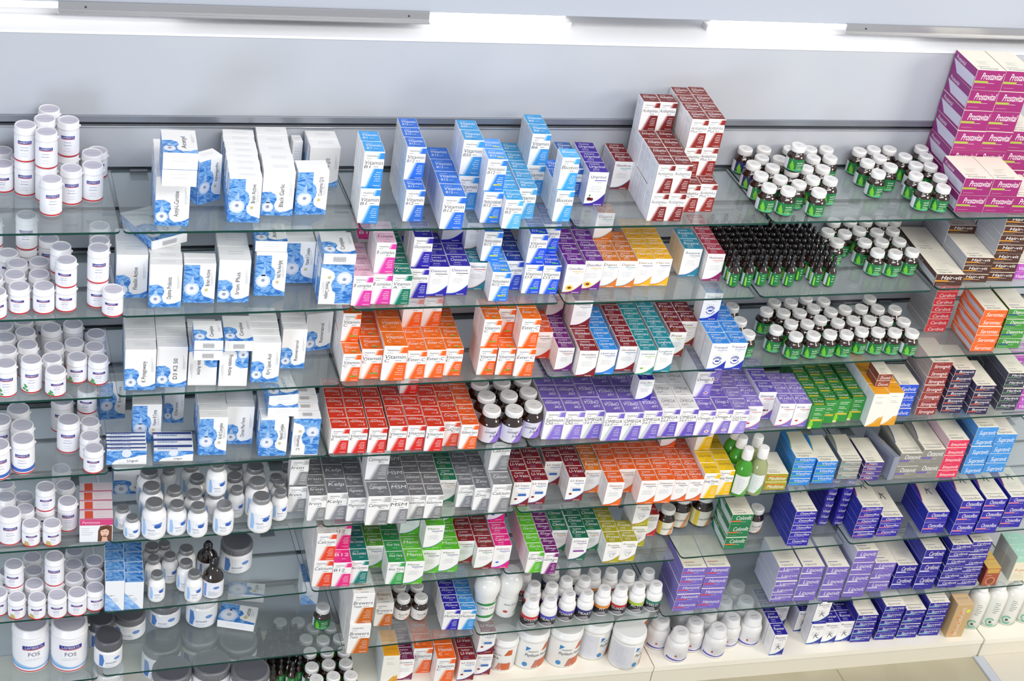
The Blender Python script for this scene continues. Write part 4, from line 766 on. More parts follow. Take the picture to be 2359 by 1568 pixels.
LAYOUT = [
('A', 'LT', -0.1624, 0.1089, 0, 0, '1'),
('A', 'LT', -0.1690, 0.1793, 0, 0.1, '1'),
('A', 'LT', -0.1690, 0.1793, 0, 0, '1'),
('A', 'LT', -0.1683, 0.2540, 0, 0.1, '1'),
('A', 'LT', -0.1683, 0.2540, 0, 0, '1'),
('A', 'LT', -0.1531, 0.3110, 0, 0.1, '1'),
('A', 'LT', -0.1531, 0.3110, 0, 0, '1'),
('A', 'LT', -0.1084, 0.2456, 0, 0.1, '1'),
('A', 'LT', -0.1084, 0.2456, 0, 0, '1'),
('A', 'LT', -0.1070, 0.1664, 0, 0, '1'),
('A', 'LT', -0.0506, 0.1836, 0, 0, '1'),
('A', 'LT', -0.0459, 0.2523, 0, 0, '1'),
('A', 'LS', -0.0262, 0.3115, 0, 0, '1'),
('A', 'LT', -0.2195, 0.2171, 0, 0.1, '1'),
('A', 'LT', -0.2195, 0.2171, 0, 0, '1'),
('A', 'LS', -0.2270, 0.2751, 0, 0, '1'),
('A', 'LS', -0.2753, 0.2370, 0, 0, '1'),
('A', 'LS', -0.2731, 0.3115, 0, 0, '1'),
('A', 'BL', 0.1407, 0.0501, -4.5, 0, '1,1,1,1,1', (0.088, 0.042, 0.145), 'Acetyl-L-Carnitine'),
('A', 'BH', 0.1507, 0.0426, -4.5, 0.146, '2', (0.088, 0.13, 0.048)),
('A', 'BF', 0.2450, 0.1745, 28, 0, '1', (0.075, 0.045, 0.135), 'Ashwagandha'),
('A', 'BF', 0.3323, 0.0596, -4.5, 0, '1,1,1,1,1,1,1,1', (0.086, 0.034, 0.135)),
('A', 'BL', 0.4294, 0.1032, -4.5, 0, '1,1,1,1,1', (0.086, 0.052, 0.135), 'Black_Garlic'),
('A', 'BF', 0.5208, 0.0947, 0, 0, '1,1', (0.086, 0.03, 0.135), 'Coenzyme_Q10'),
('A', 'NAR', 0.5219, 0.3200, 0, 0, '1'),
('A', 'BL', 0.5871, 0.2617, -2, 0, '1,1', (0.086, 0.05, 0.125), 'Coenzyme_Q10'),
('A', 'VB1', 0.6730, 0.0627, -4.5, 0, '2,2'),
('A', 'VB12', 0.8028, 0.0681, -4.5, 0, '1,2,2,2'),
('A', 'VB99', 0.8602, 0.3071, -2, 0, '1'),
('A', 'VB12L', 0.9030, 0.0298, -4.5, 0, '1,1,1,1'),
('A', 'VB99', 0.9730, 0.1316, -4.5, 0, '2,2'),
('A', 'VMB', 1.0250, 0.0564, -4.5, 0, '2,2'),
('A', 'VLB', 1.0770, 0.0190, -4.5, 0, '1,1,1,1'),
('A', 'VB5', 1.1342, 0.0733, -4.5, 0, '1,1,1,1,1'),
('A', 'VB12', 1.2494, 0.1269, -4.5, 0, '1,1'),
('A', 'VB6', 1.2000, 0.2099, -4.5, 0, '2,2'),
('A', 'VBI', 1.2405, 0.0544, -4.5, 0, '2'),
('A', 'VBK', 1.3206, 0.2034, -4.5, 0, '1,1,1'),
('A', 'URI', 1.3734, 0.1497, -4.5, 0, '1,1,1'),
('A', 'MEN', 1.4925, 0.2460, -4.5, 0, '1,1'),
('A', 'ACI', 1.5335, 0.0495, -4.5, 0, '2,2,2,2,3'),
('A', 'ACI', 1.5873, 0.0480, -4.5, 0, '2,2,2,2,3'),
('A', 'ACP', 1.6558, 0.0992, -4.5, 0, '1,3,3,3,3'),
('A', 'ACP', 1.7111, 0.1015, -4.5, 0, '1,3,3,3,3'),
('A', 'GB', 1.9068, 0.0717, 0, 0, '1'),
('A', 'GB', 1.9611, 0.0512, 0, 0, '1'),
('A', 'GB', 1.9124, 0.1443, 0, 0, '1'),
('A', 'GBB', 1.9178, 0.2138, 0, 0, '1'),
('A', 'GB', 1.9671, 0.1213, 0, 0, '1'),
('A', 'GB', 2.0154, 0.0892, 0, 0, '1'),
('A', 'GB', 2.0761, 0.1181, 0, 0, '1'),
('A', 'GB', 2.0598, 0.0403, 0, 0, '1'),
('A', 'GB', 2.1338, 0.1123, 0, 0, '1'),
('A', 'GB', 2.1448, 0.1853, 0, 0, '1'),
('A', 'GB', 2.0868, 0.1858, 0, 0, '1'),
('A', 'GB', 2.1448, 0.2538, 0, 0, '1'),
('A', 'GB', 2.2040, 0.2536, 0, 0, '1'),
('A', 'GB', 2.2195, 0.3115, 0, 0, '1'),
('A', 'GB', 1.9747, 0.1934, 0, 0, '1'),
('A', 'GB', 1.9655, 0.2542, 0, 0, '1'),
('A', 'GB', 1.9987, 0.3115, 0, 0, '1'),
('A', 'GBB', 1.9344, 0.3115, 0, 0, '1'),
('A', 'GB', 2.0238, 0.2469, 0, 0, '1'),
('A', 'GB', 2.0902, 0.3115, 0, 0, '1'),
('A', 'GB', 2.1615, 0.3115, 0, 0, '1'),
('A', 'GB', 2.0305, 0.1719, 0, 0.084, '1'),
('A', 'GB', 2.0305, 0.1719, 0, 0, '1'),
('A', 'GB', 2.3340, 0.3007, 0, 0, '1'),
('A', 'GB', 2.3235, 0.2253, 0, 0, '1'),
('A', 'GB', 2.3259, 0.1556, 0, 0, '1'),
('A', 'GB', 2.3913, 0.3115, 0, 0, '1'),
('A', 'GB', 2.3830, 0.2541, 0, 0, '1'),
('A', 'GB', 2.4493, 0.3115, 0, 0, '1'),
('A', 'GB', 2.3906, 0.1960, 0, 0, '1'),
('A', 'GB', 2.4804, 0.2625, 0, 0, '1'),
('A', 'GB', 2.5673, 0.3117, 0, 0, '1'),
('A', 'GB', 2.5532, 0.2560, 0, 0, '1'),
('A', 'GB', 2.4885, 0.2051, 0, 0, '1'),
('A', 'GB', 2.5382, 0.1978, 0, 0, '1'),
('A', 'GB', 2.4518, 0.1392, 0, 0, '1'),
('A', 'GB', 2.5325, 0.1255, 0, 0, '1'),
('A', 'GB', 2.4457, 0.0688, 0, 0, '1'),
('A', 'GB', 2.5048, 0.0580, 0, 0, '1'),
('A', 'PR', 2.6102, 0.1079, -4.5, 0, '2'),
('A', 'PR', 2.7098, 0.1013, -4.5, 0, '2'),
('A', 'PR', 2.8095, 0.0960, -4.5, 0, '1'),
('A', 'PR', 2.6421, 0.2579, -4.5, 0, '6', (0.099, 0.15, 0.0685)),
('A', 'PR', 2.7418, 0.2526, -4.5, 0, '6', (0.099, 0.15, 0.0685)),
('A', 'PR', 2.8425, 0.2550, -4.5, 0, '3', (0.099, 0.15, 0.0685)),
('B', 'LS', -0.2473, 0.0479, 0, 0, '1'),
('B', 'LS', -0.1850, 0.0448, 0, 0, '1'),
('B', 'LS', -0.1273, 0.0510, 0, 0.076, '1'),
('B', 'LS', -0.1273, 0.0510, 0, 0, '1'),
('B', 'LS', -0.1357, 0.1197, 0, 0.076, '1'),
('B', 'LS', -0.1357, 0.1197, 0, 0, '1'),
('B', 'LS', -0.2551, 0.1071, 0, 0, '1'),
('B', 'LS', -0.1922, 0.1066, 0, 0, '1'),
('B', 'LS', -0.2453, 0.1643, 0, 0, '1'),
('B', 'LS', -0.1875, 0.1696, 0, 0, '1'),
('B', 'LS', -0.2667, 0.2182, 0, 0, '1'),
('B', 'LS', -0.0084, 0.0200, 0, 0, '1'),
('B', 'LT', -0.0433, 0.0664, 0, 0.077, '1'),
('B', 'LS', -0.0433, 0.0664, 0, 0, '1'),
('B', 'LS', -0.0322, 0.1481, 0, 0.076, '1'),
('B', 'LS', -0.0322, 0.1481, 0, 0, '1'),
('B', 'LS', -0.0249, 0.2258, 0, 0.076, '1'),
('B', 'LS', -0.0249, 0.2258, 0, 0, '1'),
('B', 'LT', -0.2160, 0.2464, 0, 0.077, '1'),
('B', 'LS', -0.2160, 0.2464, 0, 0, '1'),
('B', 'LT', -0.1576, 0.2497, 0, 0, '1'),
('B', 'LS', -0.3077, 0.0247, 0, 0, '1'),
('B', 'LS', -0.3048, 0.2619, 0, 0.076, '1'),
('B', 'LS', -0.3048, 0.2619, 0, 0, '1'),
('B', 'LS', -0.3123, 0.0930, 0, 0, '1'),
('B', 'BL', 0.0513, 0.1243, -4.5, 0, '1,1', (0.084, 0.07, 0.135), 'Flexilin_Active'),
('B', 'BL', 0.1335, 0.0522, -4.5, 0, '1,1,1,1,1', (0.086, 0.034, 0.135), 'Optima_Probiotic'),
('B', 'BF', 0.2267, 0.0671, -4.5, 0, '1,1', (0.086, 0.028, 0.125)),
('B', 'BL', 0.3231, 0.0876, -4.5, 0, '1,1', (0.086, 0.075, 0.135), 'Iron_Plus'),
('B', 'BF', 0.4273, 0.0934, -4.5, 0, '1,1,1', (0.086, 0.03, 0.135), 'NAD_Plus_Anti-Aging'),
('B', 'BH', 0.4283, 0.1413, -4.5, 0.136, '1', (0.088, 0.1, 0.034)),
('B', 'BF', 0.5198, 0.1569, -2, 0, '1,1,1', (0.086, 0.03, 0.135), 'Vitamin_E_Complex'),
('B', 'BU', 0.6035, 0.0529, -4.5, 0, '1,1,1', (0.092, 0.06, 0.135), 'Mineral_Complex'),
('B', 'BHC', 0.6061, 0.0750, -4.5, 0.136, '1', (0.09, 0.12, 0.035)),
('B', 'BHC', 0.1178, 0.2091, 24, 0.136, '1', (0.11, 0.17, 0.03)),
('B', 'VBC', 0.6778, 0.0450, -4.5, 0, '1,1,1'),
('B', 'VBC', 0.7351, 0.0508, -4.5, 0, '2,2'),
('B', 'PNK', 0.7367, 0.2470, -4.5, 0, '1,1'),
('B', 'VA', 0.7910, 0.0449, -4.5, 0, '1,1,1,1,1'),
('B', 'VGL', 0.8495, 0.0777, -4.5, 0, '2,2,1'),
('B', 'OST', 0.9096, 0.0878, -4.5, 0, '1,1,1'),
('B', 'OST', 0.9725, 0.0892, -4.5, 0, '1,1,2'),
('B', 'NEU', 1.0350, 0.1129, -4.5, 0, '1,2'),
('B', 'VMB', 1.0876, 0.0487, -4.5, 0, '1,1'),
('B', 'VMB', 1.0665, 0.1099, -4.5, 0.099, '1'),
('B', 'VKX', 1.1468, 0.1050, -4.5, 0, '1,1,1,1'),
('B', 'VD3', 1.1989, 0.0835, -4.5, 0, '2,2'),
('B', 'VD3', 1.2533, 0.0772, -4.5, 0, '1,2,2'),
('B', 'OSF', 1.3296, 0.0818, -4.5, 0, '1,1,1,1'),
('B', 'OSF', 1.3941, 0.0991, -4.5, 0, '1,1,1,1'),
('B', 'TAN', 1.4529, 0.1088, -4.5, 0, '1,1,2'),
('B', 'TAN', 1.5096, 0.1057, -4.5, 0, '1,1,1'),
('B', 'YEL', 1.5671, 0.1124, -4.5, 0, '1,1,1,1'),
('B', 'YEL', 1.6240, 0.1112, -4.5, 0, '1,1,1,1'),
('B', 'RES', 1.7413, 0.1595, -4.5, 0, '1,1'),
('B', 'VEI', 1.8080, 0.1298, -4.5, 0, '1,1,1,1'),
('B', 'GB', 2.2686, 0.2470, 0, 0, '1'),
('B', 'GB', 2.3254, 0.2352, 0, 0, '1'),
('B', 'GB', 2.3891, 0.2532, 0, 0, '1'),
('B', 'GB', 2.4471, 0.2394, 0, 0, '1'),
('B', 'GB', 2.5109, 0.2475, 0, 0, '1'),
('B', 'GB', 2.2703, 0.1829, 0, 0, '1'),
('B', 'GB', 2.3705, 0.1794, 0, 0, '1'),
('B', 'GB', 2.4323, 0.1773, 0, 0, '1'),
('B', 'GB', 2.4984, 0.1799, 0, 0, '1'),
('B', 'GB', 2.3839, 0.1157, 0, 0, '1'),
('B', 'GB', 2.4434, 0.1057, 0, 0, '1'),
('B', 'GB', 2.5097, 0.1138, 0, 0, '1'),
('B', 'GB', 2.3237, 0.3115, 0, 0, '1'),
('B', 'GB', 2.3850, 0.3115, 0, 0, '1'),
('B', 'GB', 2.4430, 0.3115, 0, 0, '1'),
('B', 'GB', 2.5042, 0.3115, 0, 0, '1'),
('B', 'GB', 2.5526, 0.3111, 0, 0, '1'),
('B', 'DRP', 1.8649, 0.0704, 0, 0, '1'),
('B', 'DRP', 1.9114, 0.0682, 0, 0, '1'),
('B', 'DRP', 1.9580, 0.0661, 0, 0, '1'),
('B', 'DRP', 2.0046, 0.0619, 0, 0, '1'),
('B', 'DRP', 2.0512, 0.0598, 0, 0, '1'),
('B', 'DRP', 2.1443, 0.0535, 0, 0, '1'),
('B', 'DRP', 2.1909, 0.0514, 0, 0, '1'),
('B', 'DRP', 1.8675, 0.1056, 0, 0, '1'),
('B', 'DRP', 1.9140, 0.1034, 0, 0, '1'),
('B', 'DRP', 1.9606, 0.1013, 0, 0, '1'),
('B', 'DRP', 2.0072, 0.0971, 0, 0, '1'),
('B', 'DRP', 2.0538, 0.0950, 0, 0, '1'),
('B', 'DRP', 2.1003, 0.0909, 0, 0, '1'),
('B', 'DRP', 2.1469, 0.0887, 0, 0, '1'),
('B', 'DRP', 2.1935, 0.0866, 0, 0, '1'),
('B', 'DRP', 1.8701, 0.1408, 0, 0, '1'),
('B', 'DRP', 1.9166, 0.1386, 0, 0, '1'),
('B', 'DRP', 1.9632, 0.1365, 0, 0, '1'),
('B', 'DRP', 2.0098, 0.1323, 0, 0, '1'),
('B', 'DRP', 2.0564, 0.1302, 0, 0, '1'),
('B', 'DRP', 2.1029, 0.1261, 0, 0, '1'),
('B', 'DRP', 2.1495, 0.1239, 0, 0, '1'),
('B', 'DRP', 2.1961, 0.1218, 0, 0, '1'),
('B', 'DRP', 1.8727, 0.1760, 0, 0, '1'),
('B', 'DRP', 1.9192, 0.1738, 0, 0, '1'),
('B', 'DRP', 1.9658, 0.1717, 0, 0, '1'),
('B', 'DRP', 2.0124, 0.1675, 0, 0, '1'),
('B', 'DRP', 2.0590, 0.1654, 0, 0, '1'),
('B', 'DRP', 2.1055, 0.1613, 0, 0, '1'),
('B', 'DRP', 2.1521, 0.1591, 0, 0, '1'),
('B', 'DRP', 2.1987, 0.1570, 0, 0, '1'),
('B', 'DRP', 1.8753, 0.2112, 0, 0, '1'),
('B', 'DRP', 1.9218, 0.2090, 0, 0, '1'),
('B', 'DRP', 1.9684, 0.2069, 0, 0, '1'),
('B', 'DRP', 2.0150, 0.2027, 0, 0, '1'),
('B', 'DRP', 2.0616, 0.2006, 0, 0, '1'),
('B', 'DRP', 2.1081, 0.1965, 0, 0, '1'),
('B', 'DRP', 2.1547, 0.1943, 0, 0, '1'),
('B', 'DRP', 2.2013, 0.1922, 0, 0, '1'),
('B', 'DRP', 1.8779, 0.2464, 0, 0, '1'),
('B', 'DRP', 1.9244, 0.2442, 0, 0, '1'),
('B', 'DRP', 1.9710, 0.2421, 0, 0, '1'),
('B', 'DRP', 2.0176, 0.2379, 0, 0, '1'),
('B', 'DRP', 2.0642, 0.2358, 0, 0, '1'),
('B', 'DRP', 2.1107, 0.2317, 0, 0, '1'),
('B', 'DRP', 2.1573, 0.2295, 0, 0, '1'),
('B', 'DRP', 2.2039, 0.2274, 0, 0, '1'),
('B', 'DRP', 1.8805, 0.2816, 0, 0, '1'),
('B', 'DRP', 1.9270, 0.2794, 0, 0, '1'),
('B', 'DRP', 1.9736, 0.2773, 0, 0, '1'),
('B', 'DRP', 2.0202, 0.2731, 0, 0, '1'),
('B', 'DRP', 2.0668, 0.2710, 0, 0, '1'),
('B', 'DRP', 2.1133, 0.2669, 0, 0, '1'),
('B', 'DRP', 2.1599, 0.2647, 0, 0, '1'),
('B', 'DRP', 2.2065, 0.2626, 0, 0, '1'),
('B', 'DRP', 1.8831, 0.3168, 0, 0, '1'),
('B', 'DRP', 1.9296, 0.3146, 0, 0, '1'),
('B', 'DRP', 1.9762, 0.3125, 0, 0, '1'),
('B', 'DRP', 2.0228, 0.3083, 0, 0, '1'),
('B', 'DRP', 2.0694, 0.3062, 0, 0, '1'),
('B', 'DRP', 2.1159, 0.3021, 0, 0, '1'),
('B', 'DRP', 2.1625, 0.2999, 0, 0, '1'),
('B', 'DRP', 2.2091, 0.2978, 0, 0, '1'),
('B', 'HR', 2.6149, 0.0921, -4.5, 0, '1,1'),
('B', 'HRW', 2.7188, 0.1076, -4.5, 0, '3,4', (0.1, 0.15, 0.031)),
('B', 'HRW', 2.8201, 0.1094, -4.5, 0, '7,7', (0.1, 0.15, 0.034)),
('B', 'PWF', 2.9091, 0.1119, -4.5, 0, '2,2'),
('C', 'LTG', -0.2838, 0.0441, 0, 0, '1'),
('C', 'LTG', -0.2169, 0.0575, 0, 0, '1'),
('C', 'LSG', -0.1543, 0.0359, 0, 0, '1'),
('C', 'LSG', -0.0923, 0.0948, 0, 0, '1'),
('C', 'LSG', -0.0359, 0.0815, 0, 0, '1'),
('C', 'LT', -0.2225, 0.1286, 0, 0, '1'),
('C', 'LT', -0.2789, 0.1085, 0, 0, '1'),
('C', 'LS', -0.1605, 0.0935, 0, 0, '1'),
('C', 'LS', -0.1501, 0.1506, 0, 0, '1'),
('C', 'LS', -0.0939, 0.1650, 0, 0, '1'),
('C', 'LS', -0.0408, 0.1416, 0, 0, '1'),
('C', 'LS', -0.0303, 0.2069, 0, 0, '1'),
('C', 'LT', -0.2246, 0.1931, 0, 0, '1'),
('C', 'LT', -0.2788, 0.1696, 0, 0, '1'),
('C', 'LT', -0.1534, 0.2090, 0, 0, '1'),
('C', 'LT', -0.0928, 0.2239, 0, 0, '1'),
('C', 'LT', -0.2819, 0.2285, 0, 0, '1'),
('C', 'LT', -0.2261, 0.2521, 0, 0, '1'),
('C', 'LT', -0.1688, 0.2659, 0, 0, '1'),
('C', 'BL', 0.0735, 0.0469, -4.5, 0, '1,1,1,1', (0.084, 0.052, 0.135), 'K_Potegowany'),
('C', 'BL', 0.1609, 0.0545, -4.5, 0, '1,1,1,1', (0.084, 0.052, 0.135), 'D3_K2_50'),
('C', 'BUL', 0.2468, 0.0515, -4.5, 0, '1,1,1', (0.08, 0.045, 0.135), 'Prostate_Active'),
('C', 'BUL', 0.3319, 0.0408, -4.5, 0, '1,1,1', (0.08, 0.045, 0.135), 'Prostate_Active'),
('C', 'BHC', 0.2485, 0.0060, -4.5, 0.136, '2', (0.078, 0.1, 0.032)),
('C', 'BHC', 0.3412, 0.0596, -4.5, 0.136, '1', (0.078, 0.13, 0.034)),
('C', 'BL', 0.4247, 0.0492, -4.5, 0, '1,1,1,1,1', (0.08, 0.036, 0.135), 'R(+)_Lipoic_Acid'),
('C', 'BL', 0.5174, 0.1108, -4.5, 0, '1,1,1', (0.07, 0.034, 0.135), 'Resveratrol'),
('C', 'BL', 0.6059, 0.1973, 8, 0, '1', (0.082, 0.03, 0.13), 'Resveratrol'),
('C', 'VC', 0.6749, 0.0528, -4.5, 0, '1,2,2,2'),
('C', 'VCM', 0.7365, 0.0652, -4.5, 0, '1,1,1'),
('C', 'VCL', 0.8028, 0.0562, -4.5, 0, '1,1,1'),
('C', 'VES', 0.8695, 0.0527, -4.5, 0, '1,1,2,2'),
('C', 'VES', 0.9285, 0.0533, -4.5, 0, '1,1,2,2'),
('C', 'VC', 0.9870, 0.0585, -4.5, 0, '1,1,1,1,1'),
('C', 'VC', 1.0906, 0.0534, -4.5, 0, '2,2'),
('C', 'VC', 1.1481, 0.0490, -4.5, 0, '1,2,2'),
('C', 'VES', 1.2051, 0.0399, -4.5, 0, '2,2'),
('C', 'ORR', 1.2882, 0.1304, -4.5, 0, '1,1'),
('C', 'HYA', 1.3407, 0.0554, -4.5, 0, '1,1,1,2'),
('C', 'HOR', 1.4014, 0.0239, -4.5, 0, '1,1,2,2'),
('C', 'LIP', 1.4676, 0.0304, -4.5, 0, '1,1,1,1'),
('C', 'GLU', 1.5393, 0.0422, -4.5, 0, '1,1,1,1,1'),
('C', 'TEL', 1.5953, 0.0164, -4.5, 0, '1,1,1,1,1'),
('C', 'TEM', 1.6589, 0.0262, -4.5, 0, '1,1,1,1,1'),
('C', 'MAY', 1.7313, 0.1055, -4.5, 0, '1,1,1'),
('C', 'MAY', 1.7928, 0.1631, -4.5, 0, '1,1'),
('C', 'TRQ', 1.8408, 0.0242, -4.5, 0, '1,1,2'),
('C', 'TRQ', 1.9018, 0.0233, -4.5, 0, '1,1,1,1'),
('C', 'GB', 1.9733, 0.1427, 0, 0, '1'),
('C', 'GB', 1.9698, 0.0684, 0, 0, '1'),
('C', 'GB', 1.9828, 0.2265, 0, 0, '1'),
('C', 'GB', 2.0790, 0.0883, 0, 0, '1'),
('C', 'GB', 2.1302, 0.0468, 0, 0, '1'),
('C', 'GB', 2.1928, 0.0466, 0, 0, '1'),
('C', 'GB', 2.2553, 0.0504, 0, 0, '1'),
('C', 'GB', 2.3134, 0.0453, 0, 0, '1'),
('C', 'GB', 2.3764, 0.0592, 0, 0, '1'),
('C', 'GB', 2.4339, 0.0521, 0, 0, '1'),
('C', 'GB', 2.4927, 0.0457, 0, 0, '1'),
('C', 'GB', 2.5489, 0.0316, 0, 0, '1'),
('C', 'GB', 2.1456, 0.1173, 0, 0, '1'),
('C', 'GB', 2.2034, 0.1137, 0, 0, '1'),
('C', 'GB', 2.2613, 0.1340, 0, 0, '1'),
('C', 'GB', 2.3155, 0.1133, 0, 0, '1'),
('C', 'GB', 2.3789, 0.1232, 0, 0, '1'),
('C', 'GB', 2.4392, 0.1230, 0, 0, '1'),
('C', 'GB', 2.4979, 0.1146, 0, 0, '1'),
('C', 'GB', 2.5534, 0.0978, 0, 0, '1'),
('C', 'GB', 2.1486, 0.1813, 0, 0, '1'),
('C', 'GB', 2.2071, 0.1780, 0, 0, '1'),
('C', 'GB', 2.2695, 0.2020, 0, 0, '1'),
('C', 'GB', 2.3222, 0.1779, 0, 0, '1'),
('C', 'GB', 2.3802, 0.1886, 0, 0, '1'),
('C', 'GB', 2.4426, 0.1906, 0, 0, '1'),
('C', 'GB', 2.5035, 0.1851, 0, 0, '1'),
('C', 'GB', 2.5599, 0.1715, 0, 0, '1'),
('C', 'GB', 2.1425, 0.2416, 0, 0, '1'),
('C', 'GB', 2.2025, 0.2383, 0, 0, '1'),
('C', 'GB', 2.2688, 0.2600, 0, 0, '1'),
('C', 'GB', 2.3257, 0.2406, 0, 0, '1'),
('C', 'GB', 2.5048, 0.2471, 0, 0, '1'),
('C', 'GB', 2.0922, 0.1950, 0, 0, '1'),
('C', 'RF', 2.7278, 0.2158, -4.5, 0, '7', (0.078, 0.145, 0.026)),
('C', 'OF', 2.8387, 0.0929, -4.5, 0, '5', (0.086, 0.15, 0.0325)),
('C', 'GF', 2.9474, 0.1036, -4.5, 0, '4', (0.086, 0.15, 0.0385)),
('D', 'LM', -0.1106, 0.1308, 0, 0, '1'),
('D', 'LM', -0.1200, 0.2288, 0, 0, '1'),
('D', 'LS', -0.0520, 0.2096, 0, 0.076, '1'),
('D', 'LS', -0.0520, 0.2096, 0, 0, '1'),
('D', 'LS', -0.0484, 0.1517, 0, 0, '1'),
('D', 'LS', -0.0495, 0.0264, 0, 0, '1'),
('D', 'LS', -0.0550, 0.0841, 0, 0, '1'),
('D', 'LB', -0.2410, 0.0474, 0, 0, '1'),
('D', 'LB', -0.3094, 0.0258, 0, 0, '1'),
('D', 'LM', -0.2451, 0.1945, 0, 0, '1'),
('D', 'LM', -0.2387, 0.1144, 0, 0, '1'),
('D', 'LM', -0.2982, 0.1452, 0, 0, '1'),
('D', 'BF', 0.0238, 0.2621, 2, 0, '1', (0.075, 0.045, 0.135), 'Enzymes'),
('D', 'BF', 0.1104, 0.1326, -4.5, 0, '1,1', (0.082, 0.03, 0.135), 'Vitamin_B_Comp'),
('D', 'BL', 0.2011, 0.2271, -4.5, 0, '1,1', (0.058, 0.045, 0.135), 'Chrom'),
('D', 'BSL', 0.0425, 0.0258, -4.5, 0, '1,1,1,1,1', (0.112, 0.0165, 0.05)),
('D', 'BSL', 0.1760, 0.0339, -4.5, 0, '1,1,1', (0.112, 0.03, 0.038)),
('D', 'BF', 0.2898, 0.0551, -4.5, 0, '1,1,1,1,1', (0.082, 0.034, 0.135), 'Krill_Complex'),
('D', 'BL', 0.3752, 0.0977, -4.5, 0, '1,1,1', (0.08, 0.03, 0.135), 'Chrom_Plus_Forte'),
('D', 'BF', 0.4648, 0.0420, -4.5, 0, '1,1,1', (0.082, 0.05, 0.135), 'Natural_Complex'),
('D', 'BH', 0.4903, 0.0851, -4.5, 0.136, '1', (0.088, 0.12, 0.032)),
('D', 'BH', 0.4858, 0.1030, 3, 0.1685, '1', (0.088, 0.12, 0.032)),
('D', 'BU', 0.5592, 0.0299, -4.5, 0, '1,1,1,1', (0.08, 0.04, 0.135), 'Vitamin_C'),
('D', 'VE', 0.6644, 0.0445, -4.5, 0, '1,1,1,1,1'),
('D', 'VE', 0.7203, 0.0412, -4.5, 0, '1,1,1,1,1'),
('D', 'VE', 0.7795, 0.0365, -4.5, 0, '1,1,1,1,1'),
('D', 'VE', 0.8420, 0.0400, -4.5, 0, '1,1,1,1,1'),
('D', 'VE', 0.8989, 0.0383, -4.5, 0, '1,1,1,2,1'),
('D', 'VE', 0.9555, 0.0282, -4.5, 0, '1,1,1,1,1'),
('D', 'VQ', 1.0121, 0.0483, -4.5, 0, '1,1,1,1,1'),
('D', 'VSI', 1.0650, 0.0284, -4.5, 0, '1,1,1,1,1'),
('D', 'OB', 1.1420, 0.0480, 0, 0, '1'),
('D', 'OB', 1.2127, 0.0413, 0, 0, '1'),
('D', 'OB', 1.2826, 0.0619, 0, 0, '1'),
('D', 'OB', 1.1460, 0.1189, 0, 0, '1'),
('D', 'OB', 1.2183, 0.1170, 0, 0, '1'),
('D', 'OB', 1.2881, 0.1326, 0, 0, '1'),
('D', 'OB', 1.1452, 0.1899, 0, 0, '1'),
('D', 'OB', 1.2164, 0.1880, 0, 0, '1'),
('D', 'OB', 1.2911, 0.2023, 0, 0, '1'),
('D', 'SAL', 1.3501, 0.0628, -4.5, 0, '1,1,1,1'),
('D', 'SAL', 1.4137, 0.0573, -4.5, 0, '1,1,1,1'),
('D', 'OMG', 1.4776, 0.0558, -4.5, 0, '1,1,1,1'),
('D', 'OMG', 1.5402, 0.0386, -4.5, 0, '1,1,1,1'),
('D', 'OMG', 1.6039, 0.0348, -4.5, 0, '1,1,1,1'),
('D', 'OMG', 1.6697, 0.0376, -4.5, 0, '1,1,1,1'),
('D', 'OMW', 1.7341, 0.0415, -4.5, 0, '1,1,1,1'),
('D', 'OMW', 1.7967, 0.0368, -4.5, 0, '1,1,1,1'),
('D', 'NVB', 1.6521, 0.0877, -4.5, 0.109, '1'),
('D', 'OM3', 1.8604, 0.0340, -4.5, 0, '1,2,2'),
('D', 'OM3', 1.9213, 0.0331, -4.5, 0, '1,1,2,2'),
('D', 'CLO', 1.9797, 0.0257, -4.5, 0, '1,1,1,1'),
('D', 'SEV', 2.0379, 0.0420, -4.5, 0, '1,1,1,1'),
('D', 'FIS', 2.1020, 0.0940, -4.5, 0, '1,1,1'),
('D', 'SEV', 2.2147, 0.0408, -4.5, 0, '1,1,1'),
('D', 'SEV', 2.1582, 0.0459, -4.5, 0, '1,1,1'),
('D', 'GLF', 2.2671, 0.0199, -4.5, 0, '1,1,1,1,1,1'),
('D', 'GLF', 2.3210, 0.0439, -4.5, 0, '1,1,1,1,1,1'),
('D', 'GLF', 2.3738, 0.0467, -4.5, 0, '1,1,1,1,1,1'),
('D', 'GLF', 2.4315, 0.0530, -4.5, 0, '1,1,1,1,1'),
('D', 'YLT', 2.4827, 0.0183, -4.5, 0, '1,1,1,1'),
('D', 'YLT', 2.5399, 0.0207, -4.5, 0, '1,1,1'),
('D', 'BRF', 2.5015, 0.0656, -4.5, 0.132, '2'),
('D', 'BFL', 2.6133, 0.0908, -4.5, 0, '4'),
('D', 'MF', 2.7141, 0.1054, -4.5, 0, '7', (0.076, 0.15, 0.0305)),
('D', 'NF', 2.8146, 0.1044, -4.5, 0, '6', (0.076, 0.15, 0.03)),
('D', 'NF', 2.9103, 0.0893, -4.5, 0, '4', (0.076, 0.15, 0.03)),
('D', 'DF', 3.0350, 0.1016, -4.5, 0, '5,6'),
('D', 'PWF', 3.1137, 0.0977, -4.5, 0, '3,6'),
('E', 'LM', -0.2791, 0.0536, 0, 0, '1'),
('E', 'LSO', -0.2211, 0.0353, 0, 0, '1'),
('E', 'LSO', -0.1630, 0.0302, 0, 0, '1'),
('E', 'LT', -0.1142, 0.0915, 0, 0, '1'),
('E', 'LS', -0.1764, 0.0997, 0, 0.076, '1'),
('E', 'LS', -0.1764, 0.0997, 0, 0, '1'),
('E', 'LT', -0.1151, 0.1656, 0, 0, '1'),
('E', 'LT', -0.2852, 0.1307, 0, 0, '1'),
('E', 'LS', -0.2344, 0.0973, 0, 0, '1'),
